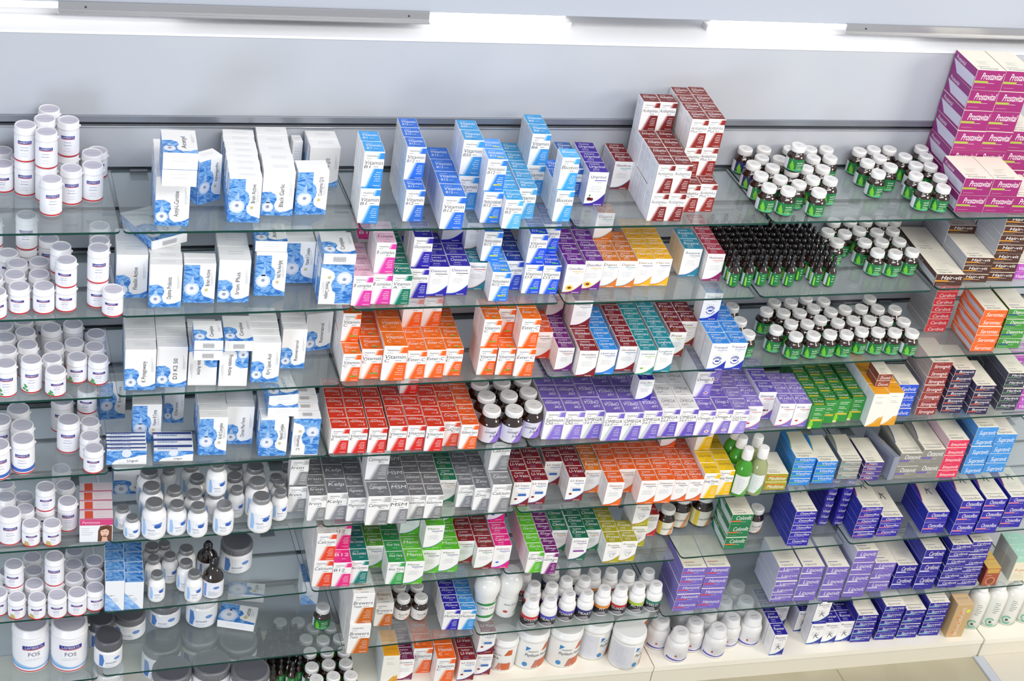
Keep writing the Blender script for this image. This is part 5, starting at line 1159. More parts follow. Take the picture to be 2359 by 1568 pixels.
('E', 'LS', -0.2323, 0.1562, 0, 0, '1'),
('E', 'LT', -0.2857, 0.1912, 0, 0, '1'),
('E', 'LS', -0.1178, 0.2762, 0, 0, '1'),
('E', 'FEM', -0.0373, 0.0338, -4.5, 0, '1,1,1,1'),
('E', 'LPK', 0.0913, 0.2460, -4.5, 0, '1,1'),
('E', 'SL', 0.1283, 0.0247, 0, 0, '1'),
('E', 'SM', 0.1955, 0.0310, 0, 0, '1'),
('E', 'SM', 0.2555, 0.0152, 0, 0, '1'),
('E', 'SM', 0.3329, 0.0152, 0, 0, '1'),
('E', 'SL', 0.4441, 0.0182, 0, 0, '1'),
('E', 'ST', 0.5103, 0.0591, 0, 0, '1'),
('E', 'SS', 0.0654, 0.0248, 0, 0, '1'),
('E', 'SL', 0.1288, 0.1006, 0, 0, '1'),
('E', 'SM', 0.1963, 0.1002, 0, 0, '1'),
('E', 'SM', 0.2539, 0.0772, 0, 0, '1'),
('E', 'ST', 0.3821, 0.0879, 0, 0, '1'),
('E', 'SL', 0.4445, 0.0912, 0, 0, '1'),
('E', 'ST', 0.5096, 0.1319, 0, 0, '1'),
('E', 'ST', 0.5160, 0.1064, 0, 0, '1'),
('E', 'ST', 0.5536, 0.1791, 0, 0, '1'),
('E', 'SS', 0.0431, 0.0711, 0, 0, '1'),
('E', 'SM', 0.2714, 0.1499, 0, 0, '1'),
('E', 'SL', 0.1301, 0.1736, 0, 0, '1'),
('E', 'SM', 0.3158, 0.0749, 0, 0.104, '1'),
('E', 'SM', 0.3158, 0.0749, 0, 0, '1'),
('E', 'SL', 0.4495, 0.1640, 0, 0, '1'),
('E', 'SM', 0.3839, 0.1449, 0, 0, '1'),
('E', 'SM', 0.2611, 0.2116, 0, 0, '1'),
('E', 'SM', 0.3953, 0.2059, 0, 0, '1'),
('E', 'ST', 0.1937, 0.2040, 0, 0, '1'),
('E', 'GI', 0.6216, 0.0515, -4.5, 0, '1,1,1,1'),
('E', 'GI', 0.5695, 0.1002, -4.5, 0, '2'),
('E', 'GK', 0.6828, 0.0611, -4.5, 0, '1,1,1'),
('E', 'GM', 0.7421, 0.0399, -4.5, 0, '1,1,1,1'),
('E', 'GC', 0.8045, 0.0209, -4.5, 0, '1,2,1'),
('E', 'GK', 0.8704, 0.0203, -4.5, 0, '1,1,1,1', (0.06, 0.07, 0.11), 'MSM'),
('E', 'GS', 0.9303, 0.0310, -4.5, 0, '1,1,1,1,1'),
('E', 'GS', 0.9868, 0.0258, -4.5, 0, '1,1,1,1,1'),
('E', 'GZ', 1.1011, 0.0677, -4.5, 0, '1,1,1,1', (0.05, 0.056, 0.088), 'Chromium'),
('E', 'GZ', 1.1505, 0.0475, -4.5, 0, '1,1,1,1'),
('E', 'GCA', 1.2064, 0.0341, -4.5, 0, '1,2'),
('E', 'UVN', 1.2873, 0.0616, -4.5, 0, '1,1,1'),
('E', 'UVN', 1.3466, 0.0660, -4.5, 0, '1,1,1'),
('E', 'UVN', 1.4249, 0.1558, -4.5, 0, '1,1'),
('E', 'UVN', 1.4769, 0.0675, -4.5, 0, '1,1,1'),
('E', 'AMB', 1.5448, 0.1024, -4.5, 0, '1,1,1'),
('E', 'ORG', 1.5969, 0.0275, -4.5, 0, '1,1,1,1'),
('E', 'ORG', 1.6608, 0.0902, -4.5, 0, '1,1,1'),
('E', 'ORG', 1.7146, 0.0239, -4.5, 0, '1,1,1,1'),
('E', 'ORG', 1.7734, 0.0220, -4.5, 0, '1,1,1,1'),
('E', 'ORS', 1.8315, 0.0234, -4.5, 0, '1,1,1,2,1'),
('E', 'ORS', 1.8842, 0.0206, -4.5, 0, '1,1,1,1,1'),
('E', 'EVE', 1.9396, 0.0251, -4.5, 0, '1,1,2,2'),
('E', 'EVE', 1.9974, 0.0365, -4.5, 0, '1,1,1,1'),
('E', 'LQG', 2.0571, 0.0150, 0, 0, '1'),
('E', 'LQO', 2.1144, 0.0155, 0, 0, '1'),
('E', 'LQG', 2.0629, 0.0777, 0, 0, '1'),
('E', 'LQO', 2.1222, 0.0780, 0, 0, '1'),
('E', 'LQG', 2.0646, 0.1274, 0, 0, '1'),
('E', 'YGF', 2.1997, 0.0730, -4.5, 0, '2'),
('E', 'SKF', 2.3016, 0.1017, -4.5, 0, '4'),
('E', 'SKF', 2.3928, 0.1032, -4.5, 0, '3', (0.076, 0.15, 0.031)),
('E', 'SLF', 2.4951, 0.1150, -4.5, 0, '3', (0.076, 0.15, 0.027)),
('E', 'PVF', 2.5781, 0.0996, -4.5, 0, '4'),
('E', 'GYS', 2.6428, 0.1081, 10, 0, '1'),
('E', 'GRF', 2.7166, 0.1102, -4.5, 0, '2', (0.084, 0.17, 0.056)),
('E', 'GRF', 2.8013, 0.1057, -4.5, 0, '2', (0.084, 0.17, 0.064)),
('E', 'PKF', 2.8840, 0.0983, -4.5, 0, '5', (0.078, 0.165, 0.0325)),
('E', 'SBF', 2.9927, 0.1064, -4.5, 0, '5', (0.082, 0.165, 0.041)),
('E', 'SBF', 3.0841, 0.1067, -4.5, 0, '4', (0.082, 0.165, 0.042)),
('F', 'LSO', -0.2633, 0.0279, 0, 0, '1'),
('F', 'LSO', -0.2060, 0.0199, 0, 0, '1'),
('F', 'LS', -0.1476, 0.0179, 0, 0, '1'),
('F', 'LS', -0.0897, 0.0208, 0, 0, '1'),
('F', 'LS', -0.0363, 0.0350, 0, 0, '1'),
('F', 'LS', -0.3151, 0.0506, 0, 0, '1'),
('F', 'LS', -0.2101, 0.0757, 0, 0, '1'),
('F', 'LT', -0.1521, 0.0757, 0, 0.077, '1'),
('F', 'LS', -0.1521, 0.0757, 0, 0, '1'),
('F', 'LS', -0.0937, 0.0891, 0, 0, '1'),
('F', 'LS', -0.0325, 0.0979, 0, 0, '1'),
('F', 'LS', -0.2076, 0.1371, 0, 0, '1'),
('F', 'LS', -0.2675, 0.0837, 0, 0.076, '1'),
('F', 'LS', -0.2675, 0.0837, 0, 0, '1'),
('F', 'LS', -0.0897, 0.1485, 0, 0, '1'),
('F', 'LS', -0.0269, 0.1590, 0, 0, '1'),
('F', 'LS', -0.2085, 0.1974, 0, 0, '1'),
('F', 'LS', -0.0813, 0.2115, 0, 0, '1'),
('F', 'LS', -0.2814, 0.1400, 0, 0, '1'),
('F', 'BTL', 0.0201, 0.0215, -4.5, 0, '1,1,1,1'),
('F', 'BTL', 0.0770, 0.0206, -4.5, 0, '1,1,1,1', (0.056, 0.045, 0.108)),
('F', 'ST', 0.1484, 0.0412, 0, 0, '1'),
('F', 'SM', 0.2590, 0.0263, 0, 0, '1', (0.054, 0.054, 0.104)),
('F', 'SM', 0.2409, 0.0782, 0, 0, '1', (0.054, 0.054, 0.104)),
('F', 'ST', 0.1459, 0.1123, 0, 0, '1'),
('F', 'ST', 0.1973, 0.1199, 0, 0, '1'),
('F', 'SM', 0.2500, 0.1416, 0, 0, '1'),
('F', 'SM', 0.1478, 0.1643, 0, 0, '1'),
('F', 'ST', 0.1867, 0.1765, 0, 0, '1'),
('F', 'SYR', 0.3196, 0.0389, 0, 0, '1'),
('F', 'SYC', 0.3181, 0.1471, 0, 0, '1'),
('F', 'JR', 0.4119, 0.1632, 0, 0, '1'),
('F', 'CAL', 0.6621, 0.0485, -4.5, 0, '2,2,2,2'),
('F', 'PNK', 0.7220, 0.0406, -4.5, 0, '1,2,2'),
('F', 'TEA', 0.7803, 0.0451, -4.5, 0, '1,1,1,1'),
('F', 'GRB', 0.8436, 0.1123, -4.5, 0, '1,1,1'),
('F', 'ALV', 0.8945, 0.0235, -4.5, 0, '1,1,1,1'),
('F', 'LMS', 0.9542, 0.0201, -4.5, 0, '1,1,2'),
('F', 'LMS', 1.0208, 0.0655, -4.5, 0, '2,2'),
('F', 'LMS', 1.0835, 0.0624, -4.5, 0, '1,1,2'),
('F', 'MAR', 1.1474, 0.0993, -4.5, 0, '1,1,1'),
('F', 'MAR', 1.2034, 0.0617, -4.5, 0, '1,1,1'),
('F', 'PKS', 1.2621, 0.0582, -4.5, 0, '1,1,2'),
('F', 'LIM', 1.3659, 0.0161, -4.5, 0, '1,1,1,1,1,1'),
('F', 'PUR', 1.4157, 0.0006, -4.5, 0, '1,1,1,1,1,1,1'),
('F', 'GRN', 1.4816, 0.1176, -4.5, 0, '1,1'),
('F', 'GRP', 1.5355, 0.0652, -4.5, 0, '1,1,1'),
('F', 'GRN', 1.5967, 0.1065, -4.5, 0, '1,1,1'),
('F', 'GLD', 1.6482, 0.0363, -4.5, 0, '1,1,1,1'),
('F', 'GLD', 1.7051, 0.0358, -4.5, 0, '1,1'),
('F', 'GLD', 1.7675, 0.1050, -4.5, 0, '2,2'),
('F', 'RDS', 1.8285, 0.1562, -4.5, 0, '1,1'),
('F', 'LEC', 1.8938, 0.1449, 0, 0, '1'),
('F', 'LEL', 1.9608, 0.1817, 0, 0, '1'),
('F', 'LEL', 2.0442, 0.1789, 0, 0, '1'),
('F', 'CCF', 2.1191, 0.0881, -4.5, 0, '3', (0.078, 0.13, 0.051)),
('F', 'BRN', 2.2256, 0.1176, 0, 0, '1', (0.062, 0.062, 0.1)),
('F', 'NBF', 2.3613, 0.0988, -4.5, 0, '5', (0.079, 0.176, 0.0303)),
('F', 'NSF', 2.5057, 0.1673, -4.5, 0, '8'),
('F', 'NSF', 2.5659, 0.1635, -4.5, 0, '9'),
('F', 'NRF', 2.6313, 0.1113, -4.5, 0, '5', (0.082, 0.176, 0.0285)),
('F', 'NRF', 2.7269, 0.1100, -4.5, 0, '3', (0.082, 0.176, 0.03)),
('F', 'NRG', 2.9152, 0.1067, -4.5, 0, '2', (0.086, 0.176, 0.0495)),
('F', 'NRG', 3.0223, 0.0814, -4.5, 0, '3', (0.086, 0.176, 0.053)),
('F', 'NRG', 3.1241, 0.0809, -4.5, 0, '3', (0.086, 0.176, 0.0526)),
('F', 'NRG', 3.2415, 0.1006, -4.5, 0, '3', (0.086, 0.176, 0.048)),
('G', 'FOS', -0.2190, 0.1131, 0, 0, '1'),
('G', 'FOS', -0.1045, 0.0975, 0, 0, '1'),
('G', 'JD', 0.0113, 0.0633, 0, 0, '1'),
('G', 'JD', -0.0039, 0.1490, 0, 0, '1'),
('G', 'JR', 0.0896, 0.1859, 0, 0, '1', (0.102, 0.102, 0.085)),
('G', 'JR', 0.2063, 0.2262, 0, 0, '1', (0.102, 0.102, 0.085)),
('G', 'JW', 0.3241, 0.2095, 0, 0, '1', (0.1, 0.1, 0.11)),
('G', 'BHF', 0.4395, 0.1843, -20, 0, '1'),
('G', 'BHF', 0.4869, 0.3002, -14, 0, '1', (0.12, 0.06, 0.03)),
('G', 'BTL', 0.6887, 0.2511, -4.5, 0, '1,1', (0.056, 0.045, 0.1)),
('E', 'GRN', 1.0496, 0.0982, -4.5, 0, '1,1,1'),
('G', 'GB', 0.7067, 0.1259, 0, 0, '1'),
('G', 'BRW', 0.7970, 0.0098, -4.5, 0, '2,2,2'),
('G', 'BRW', 0.9091, 0.1232, -4.5, 0, '1,1', (0.06, 0.072, 0.1)),
('G', 'BRN', 0.9806, 0.1265, 0, 0, '1'),
('G', 'BRN', 1.0393, 0.1188, 0, 0, '1'),
('G', 'BRN', 0.9803, 0.1835, 0, 0, '1'),
('G', 'BRN', 1.0395, 0.1758, 0, 0, '1'),
('G', 'NVS', 1.1285, 0.0574, -4.5, 0, '1,1,1,1,1,1'),
('G', 'LBS', 1.1829, 0.0499, -4.5, 0, '1,1,1,1,1,1'),
('G', 'ALO', 1.2584, 0.0937, 0, 0, '1'),
('G', 'ALJ', 1.3413, 0.1017, 0, 0, '1'),
('G', 'WR', 1.4069, 0.0353, 0, 0, '1'),
('G', 'WB', 1.4695, 0.0299, 0, 0, '1'),
('G', 'WV', 1.5429, 0.0452, 0, 0, '1'),
('G', 'WN', 1.6075, 0.0413, 0, 0, '1'),
('G', 'WO', 1.6765, 0.0549, 0, 0, '1'),
('G', 'WD', 1.7375, 0.0498, 0, 0, '1'),
('G', 'WG', 1.8049, 0.0525, 0, 0, '1'),
('G', 'WT', 1.8690, 0.0511, 0, 0, '1'),
('G', 'WR', 1.4358, 0.1059, 0, 0, '1'),
('G', 'WB', 1.4952, 0.0921, 0, 0, '1'),
('G', 'WV', 1.5568, 0.1156, 0, 0, '1'),
('G', 'WN', 1.6219, 0.1103, 0, 0, '1'),
('G', 'WO', 1.6721, 0.1450, 0, 0, '1'),
('G', 'WD', 1.7325, 0.1367, 0, 0, '1'),
('G', 'WG', 1.7903, 0.1172, 0, 0, '1'),
('G', 'WT', 1.8666, 0.1179, 0, 0, '1'),
('G', 'WN', 1.6063, 0.1725, 0, 0, '1'),
('G', 'WN', 1.5304, 0.1849, 0, 0, '1'),
('G', 'WR', 1.4211, 0.1651, 0, 0, '1'),
('G', 'LVT', 1.9929, 0.1066, -4.5, 0, '5', (0.086, 0.17, 0.0394)),
('G', 'LVT', 2.0853, 0.1057, -4.5, 0, '4', (0.086, 0.17, 0.048)),
('G', 'LVF', 2.3732, 0.1022, -4.5, 0, '5', (0.084, 0.165, 0.032)),
('G', 'LVF', 2.4619, 0.0942, -4.5, 0, '3', (0.084, 0.165, 0.054)),
('G', 'LVF', 2.5648, 0.0925, -4.5, 0, '3', (0.084, 0.165, 0.054)),
('G', 'LVF', 2.6695, 0.0994, -4.5, 0, '4', (0.084, 0.165, 0.055)),
('G', 'LVF', 2.7789, 0.1154, -4.5, 0, '3', (0.084, 0.165, 0.046)),
('G', 'NLF', 2.8795, 0.1161, -4.5, 0, '2', (0.08, 0.165, 0.058)),
('G', 'NLF', 2.9694, 0.1036, -4.5, 0, '3', (0.08, 0.165, 0.063)),
('G', 'NLF', 3.0702, 0.0983, -4.5, 0, '6', (0.08, 0.165, 0.0347)),
('G', 'NLF', 3.1549, 0.0975, -4.5, 0, '7', (0.08, 0.165, 0.0304)),
('G', 'GBX', 3.2433, 0.0301, -4.5, 0, '1,1,1'),
('G', 'MNT', 3.3848, 0.0479, -4.5, 0, '1,1'),
('H', 'JX', 0.2015, 0.2114, 0, 0, '1'),
('H', 'JX', 0.3288, 0.2324, 0, 0, '1'),
('H', 'JX', 0.4483, 0.1840, 0, 0, '1'),
('H', 'JX', 0.2171, 0.0828, 0, 0, '1'),
('H', 'JX', 0.3457, 0.0930, 0, 0, '1'),
('H', 'JX', 0.4650, 0.0439, 0, 0, '1'),
('H', 'JW', 0.0245, 0.1535, 0, 0, '1'),
('H', 'JW', -0.0820, 0.1193, 0, 0, '1'),
('H', 'GB', 0.6125, 0.2959, 0, 0, '1'),
('H', 'GB', 0.6734, 0.2904, 0, 0, '1'),
('H', 'GB', 0.7210, 0.2551, 0, 0, '1'),
('H', 'GB', 0.7788, 0.2510, 0, 0, '1'),
('H', 'GB', 0.6841, 0.2047, 0, 0, '1'),
('H', 'GB', 0.7405, 0.1917, 0, 0, '1'),
('H', 'GB', 0.7985, 0.1923, 0, 0, '1'),
('H', 'GB', 0.6854, 0.1411, 0, 0, '1'),
('H', 'GB', 0.7428, 0.1338, 0, 0, '1'),
('H', 'GB', 0.8007, 0.1296, 0, 0, '1'),
('H', 'GB', 0.6778, 0.0719, 0, 0, '1'),
('H', 'GB', 0.7354, 0.0763, 0, 0, '1'),
('H', 'GB', 0.7932, 0.0721, 0, 0, '1'),
('H', 'GB', 0.6816, 0.0143, 0, 0, '1'),
('H', 'GB', 0.7394, 0.0184, 0, 0, '1'),
('H', 'GB', 0.7973, 0.0143, 0, 0, '1'),
('H', 'DRP', 0.5252, 0.0996, 0, 0, '1'),
('H', 'DRP', 0.5475, 0.0714, 0, 0, '1'),
('H', 'DRP', 0.5765, 0.0908, 0, 0, '1'),
('H', 'DRP', 0.6116, 0.0742, 0, 0, '1'),
('H', 'DRP', 0.6396, 0.0979, 0, 0, '1'),
('H', 'DRP', 0.5244, 0.1368, 0, 0, '1'),
('H', 'DRP', 0.5548, 0.1182, 0, 0, '1'),
('H', 'DRP', 0.5848, 0.1361, 0, 0, '1'),
('H', 'DRP', 0.6065, 0.1088, 0, 0, '1'),
('H', 'DRP', 0.6397, 0.1328, 0, 0, '1'),
('H', 'DRP', 0.5300, 0.1786, 0, 0, '1'),
('H', 'DRP', 0.5549, 0.1540, 0, 0, '1'),
('H', 'DRP', 0.5836, 0.1741, 0, 0, '1'),
('H', 'DRP', 0.6136, 0.1560, 0, 0, '1'),
('H', 'DRP', 0.6483, 0.1705, 0, 0, '1'),
('H', 'DRP', 0.5275, 0.2145, 0, 0, '1'),
('H', 'DRP', 0.5587, 0.1986, 0, 0, '1'),
('H', 'DRP', 0.5897, 0.2147, 0, 0, '1'),
('H', 'DRP', 0.6153, 0.1909, 0, 0, '1'),
('H', 'DRP', 0.6391, 0.2165, 0, 0, '1'),
('H', 'DRP', 0.5292, 0.2498, 0, 0, '1'),
('H', 'DRP', 0.5603, 0.2336, 0, 0, '1'),
('H', 'DRP', 0.5845, 0.2588, 0, 0, '1'),
('H', 'DRP', 0.6151, 0.2420, 0, 0, '1'),
('H', 'DRP', 0.6543, 0.2480, 0, 0, '1'),
('H', 'YLT', 0.9402, 0.0625, -4.5, 0, '1,1'),
('H', 'MRS', 0.9980, 0.0731, -4.5, 0, '1,1,1'),
('H', 'VCB', 1.0623, 0.1030, -4.5, 0, '1,1'),
('H', 'VCB', 1.1277, 0.0448, -4.5, 0, '1,1'),
('H', 'UVN', 1.2075, 0.0411, -4.5, 0, '1,1,1'),
('H', 'UVN', 1.2724, 0.0579, -4.5, 0, '2,2'),
('H', 'TUF', 1.3541, 0.0787, 0, 0, '1'),
('H', 'TUB', 1.4551, 0.0832, 0, 0, '1'),
('H', 'TUB', 1.5767, 0.0736, 0, 0, '1'),
('H', 'TUP', 1.6970, 0.0940, 0, 0, '1'),
('H', 'TUP', 1.8010, 0.0302, 0, 0, '1', (0.121, 0.121, 0.155)),
('H', 'TUB', 1.8565, 0.1389, 0, 0, '1'),
('H', 'SHR', 1.9507, 0.0913, 0, 0, '1'),
('H', 'SHR', 1.9986, 0.0210, 0, 0, '1'),
('H', 'SHR', 2.1474, 0.0210, 0, 0, '1'),
('H', 'SHR', 2.0730, 0.0621, 0, 0, '1'),
('H', 'SHR', 2.1457, 0.1060, 0, 0, '1'),
('H', 'SHR', 2.2203, 0.0646, 0, 0, '1'),
('H', 'SHR', 2.3052, 0.0599, 0, 0, '1'),
('H', 'SHR', 2.0706, 0.1471, 0, 0, '1'),
('H', 'SHR', 2.3132, 0.2295, 0, 0, '1'),
('H', 'SHR', 2.3129, 0.1445, 0, 0, '1'),
('H', 'SHR', 2.2284, 0.1538, 0, 0, '1'),
('H', 'RUN', 2.3818, -0.0027, -4.5, 0, '1,1,1,1', (0.052, 0.06, 0.1)),
('H', 'RUN', 2.4534, 0.1400, -4.5, 0, '1,1'),
('H', 'RUN', 2.5354, 0.1026, -4.5, 0, '1,1'),
('H', 'RUN', 2.6116, 0.0299, -4.5, 0, '1,1,1'),
('H', 'RUN', 2.6710, 0.0285, -4.5, 0, '1,1,1'),
('H', 'RUN', 2.5527, 0.0309, -4.5, 0, '2'),
('H', 'NTF', 2.7456, 0.0673, -4.5, 0, '4', (0.082, 0.165, 0.033)),
('H', 'NTF', 2.8479, 0.0649, -4.5, 0, '5', (0.082, 0.165, 0.0335)),
('H', 'NTF', 2.9415, 0.0624, -4.5, 0, '4', (0.082, 0.165, 0.0355)),
('H', 'NTF', 3.0380, 0.0610, -4.5, 0, '5', (0.082, 0.165, 0.033)),
('H', 'TAN2', 3.1337, -0.0122, -4.5, 0, '1'),
('H', 'SPR', 3.2365, 0.0200, 0, 0, '1'),
('H', 'SPR', 3.3175, 0.0200, 0, 0, '1'),
('H', 'SPR', 3.3985, 0.0200, 0, 0, '1'),
('H', 'SPR', 3.4795, 0.0200, 0, 0, '1'),
]

DES = dict(stripe=d_stripe, swoosh=d_swoosh, water=d_water, waterflat=d_waterflat, waterwide=d_waterwide, flat=d_flat, plain=d_plain, pot=d_pot, silver=d_silver, jar=d_jar,
           green=d_green, dropper=d_dropper, syrup=d_syrup, sport=d_sport, tub=d_tub, aloe=d_aloe, liquid=d_liquid, spray=d_spray)
PROTO = {}
def spec_of(key):
    # a kind of goods, some with their own width, depth, height and name
    if isinstance(key, str): return TYPES[key]
    t = TYPES[key[0]]; return t[:3]+tuple(key[1])+((dict(t[6], t=key[2].replace('_', ' ')) if key[2] else t[6]), t[7])
def proto(key):
    if key in PROTO: return PROTO[key]
    kind, nm, cat, W, D, H, p, look = spec_of(key)
    m, parts = DES[kind](W, D, H, p)
    PROTO[key] = (m.mesh(nm), [(n, q.mesh(n), l) for n, q, l in parts]); return PROTO[key]
TURNED = {}
def turned(me, k):
    # the same printed label wrapped round the bottle a little further
    if k == 0: return me
    if (me.name, k) not in TURNED:
        t = me.copy(); t.transform(Matrix.Rotation(math.radians(k*7), 4, 'Z')); TURNED[(me.name, k)] = t
    return TURNED[(me.name, k)]
def put(key, x, y, z, yaw=0, turn=0):
    # one thing: its body mesh at top level, its parts parented to it
    me, parts = proto(key); kind, nm, cat, W, D, H, p, look = spec_of(key)
    o = bpy.data.objects.new(nm, me); COL.objects.link(o); o.location = (x, y, z); o.rotation_euler = (0, 0, yaw); o['category'] = cat
    for n, q, l in parts:
        c = bpy.data.objects.new(n, turned(q, turn) if n == 'label' else q); COL.objects.link(c); c.parent = o
        if l: c['label'] = l
    return o
def struct(name, m, mt=None):
    o = bpy.data.objects.new(name, m.mesh(name) if isinstance(m, M) else m); COL.objects.link(o); o['kind'] = 'structure'; return o
def bxm(x0, y0, z0, x1, y1, z1, mt, c=.001):
    m = M(); m.box(x0, y0, z0, x1, y1, z1, mt, c); return m
def tagged(o, label, cat, group=None):
    o['label'] = label; o['category'] = cat
    if group: o['group'] = group
    return o
# ------------------------------------------------------------------ the wall, its slots and the cove above it
WY = .345
WALL = ramp_noise('painted_wall_board', [(.3, '#b3b8c1'), (.7, '#b9bdc5')], 3, .5, (1, 1, 1), .3)
BASEW = ramp_noise('cream_laminate', [(.3, '#f1ecdd'), (.7, '#f5f1e6')], 6, .4, (1, 1, 1), .3)
FLOORM = ramp_noise('beige_floor_tile', [(.3, '#a39c84'), (.5, '#aba48d'), (.7, '#b1ab95')], 5, .5, (1, 1, 1), .6, .03)
X0, X1 = -1.0, 4.6
rails = [.143, -.125, -.386, -.655, -.925, -1.19, -1.455, -1.60]
tops = [-.004, -.262, -.526, -.79, -1.055, -1.32, -1.588]
slots = sorted([.143, -.125, -.386, -.655, -.925, -1.19, -1.455] + [t+.006 for t in tops], reverse=True)
w = M(); zs = [.41]
for s in slots: zs += [s+.007, s-.007]
zs += [-1.97]
for i in range(0, len(zs), 2): w.box(X0, WY, zs[i+1], X1, WY+.022, zs[i], WALL, .003)
w.box(X0, WY+.014, -1.97, X1, WY+.022, .40, WALL)
struct('wall_back', w)
for i, s in enumerate(slots):
    r = M(); al = mat('#aeb2ba', .3, .9); r.box(X0, WY+.002, s-.0068, X1, WY+.012, s-.003, al, .0005); r.box(X0, WY-.0015, s-.0068, X1, WY+.0015, s-.0045, al, .0004)
    (r.box(X0, WY-.006, s+.0075, X1, WY+.001, s+.027, mat('#9a9fa8', .35, .7), .001), r.box(X0, WY-.007, s-.0075, X1, WY+.001, s-.0035, mat('#c9ccd2', .3, .8), .0008)) if i == 0 else None
    r.box(X0, WY+.0105, s-.0068, X1, WY+.0138, s+.0068, mat('#4f545c', .5, .5), .0003)
    struct('trim_%d' % (i+1), r)
led = bxm(X0, WY-.004, .405, X1, WY+.30, .412, mat('#f2f3f6', .6)); struct('trim_20', led)
bulk = M(); bulk.box(X0, .400, .468, X1, .425, 1.05, mat('#adb3bf', .6), .002); bulk.box(X0, .425, .6, X1, .70, .62, mat('#e8e8ec', .6)); bulk.box(X0, .64, .40, X1, .66, 1.05, mat('#f2f3f6', .6)); struct('wall_upper', bulk)
EM = bpy.data.materials.new('lit_fluorescent_tube'); EM.use_nodes = True; nt = EM.node_tree; nt.nodes.clear()
e_ = nt.nodes.new('ShaderNodeEmission'); e_.inputs[0].default_value = (1, .99, .97, 1); e_.inputs[1].default_value = 5; oo = nt.nodes.new('ShaderNodeOutputMaterial'); nt.links.new(e_.outputs[0], oo.inputs[0])
for i, (a, b, lab) in enumerate(((-.62, .20, 'lit tube lamp above the wall at the far left'), (.86, 1.32, 'lit tube lamp right of the long metal channel'), (1.80, 2.52, 'lit tube lamp left of the right-hand metal channel'))):
    t = bpy.data.objects.new('fluorescent_lamp', None); COL.objects.link(t); t.location = ((a+b)/2, .47, .445); tagged(t, lab, 'lamp', 'tube lamps in the cove')
    hw = (b-a)/2; tb = M()
    k = 14; vs = []
    for x in (-hw, hw):
        for j in range(k): vs.append((x, .013*cos(2*pi*j/k), .013*sin(2*pi*j/k)))
    tb.faces(vs, [(j, (j+1) % k, k+(j+1) % k, k+j) for j in range(k)]+[tuple(range(k))[::-1], tuple(range(k, 2*k))], EM)
    o = bpy.data.objects.new('tube', tb.mesh('tube')); COL.objects.link(o); o.parent = t
    o = bpy.data.objects.new('lamp_base', bxm(-hw-.02, -.02, -.033, hw+.02, .02, -.016, mat('#e8e8ea', .4)).mesh('lamp_base')); COL.objects.link(o); o.parent = t
for a, b, lab in ((-.125, .885, 'long aluminium channel along the cove above the left shelves'), (2.22, 3.6, 'aluminium channel along the cove above the right shelves')):
    g = M(); g.box(a, .392, .444, b, .3995, .472, mat('#b4b5b8', .32, .75), .0008); g.box(a, .380, .4405, b, .3925, .4445, mat('#b4b5b8', .32, .75), .0008)
    o = bpy.data.objects.new('metal_channel', g.mesh('metal_channel')); COL.objects.link(o); tagged(o, lab, 'rail')
    for x in (a+.07, b-.06):
        q = M(); q.faces([(x+.003*cos(2*pi*j/10), y, .459+.003*sin(2*pi*j/10)) for y in (.3907, .3919) for j in range(10)], [tuple(range(10))]+[(j, (j+1) % 10, 10+(j+1) % 10, 10+j) for j in range(10)], mat('#3a3a40', .4))
        c = bpy.data.objects.new('screw', q.mesh('screw')); COL.objects.link(c); c.parent = o
# ------------------------------------------------------------------ base unit and floor
def prism(x0, x1, y0, y1, z0a, z0b, z1a, z1b, mt, f=1, g=0):
    a, c = y0+HY(x0)*f, y0+HY(x1)*f; e, h = y1+HY(x0)*g, y1+HY(x1)*g
    m = M(); v = [(x0, a, z0a), (x1, c, z0b), (x1, h, z0b), (x0, e, z0a), (x0, a, z1a), (x1, c, z1b), (x1, h, z1b), (x0, e, z1a)]
    m.faces(v, [(0, 3, 2, 1), (4, 5, 6, 7), (0, 1, 5, 4), (1, 2, 6, 5), (2, 3, 7, 6), (3, 0, 4, 7)], mt); return m
def HZ(x): return -1.80
def FZ(x): return -1.893
def HY(x): return -.002-.035*(x-1.25)
for i, (a, b, y) in enumerate(((X0, .612, 0), (.616, 1.9, 0), (1.904, 3.25, 0), (3.256, X1, -.004))):
    root = bpy.data.objects.new('base_cabinet', prism(a, b, y, WY-.002, HZ(a)-.022, HZ(b)-.022, HZ(a), HZ(b), BASEW).mesh('base_cabinet')); COL.objects.link(root)
    tagged(root, ('cream base board under the far left shelves', 'cream base board under the white tubs', 'cream base board under the stacked navy cartons', 'cream base board at the right under the lotion bottles')[i], 'cabinet', 'base boards')
    p = prism(a, b, y+.003, y+.03, FZ(a)+.0005, FZ(b)+.0005, HZ(a)-.0225, HZ(b)-.0225, mat('#e6e0d0', .5), 1, 1); o = bpy.data.objects.new('plinth', p.mesh('plinth')); COL.objects.link(o); o.parent = root
fl = M(); fl.faces([(X0, -3.0, FZ(X0)), (X1, -3.0, FZ(X1)), (X1, WY, FZ(X1)), (X0, WY, FZ(X0))], [(0, 1, 2, 3)], FLOORM)
struct('floor', fl)
for i, x in enumerate((2.05, 2.65)):
    struct('trim_%d' % (23+i), prism(x, x+.004, -3.0, -.002, FZ(x), FZ(x), FZ(x)+.0006, FZ(x)+.0006, mat('#8d8874', .6), 0, 1))
ft = prism(3.275, X1, -3.0, -.002, FZ(3.275), FZ(X1), FZ(3.275)+.006, FZ(X1)+.006, mat('#d3cdbf', .5), 0, 1); struct('trim_21', ft)
ft = prism(3.235, 3.273, -3.0, -.002, FZ(3.235), FZ(3.273), FZ(3.235)+.007, FZ(3.273)+.007, mat('#b9bfc9', .35), 0, 1); struct('trim_22', ft)
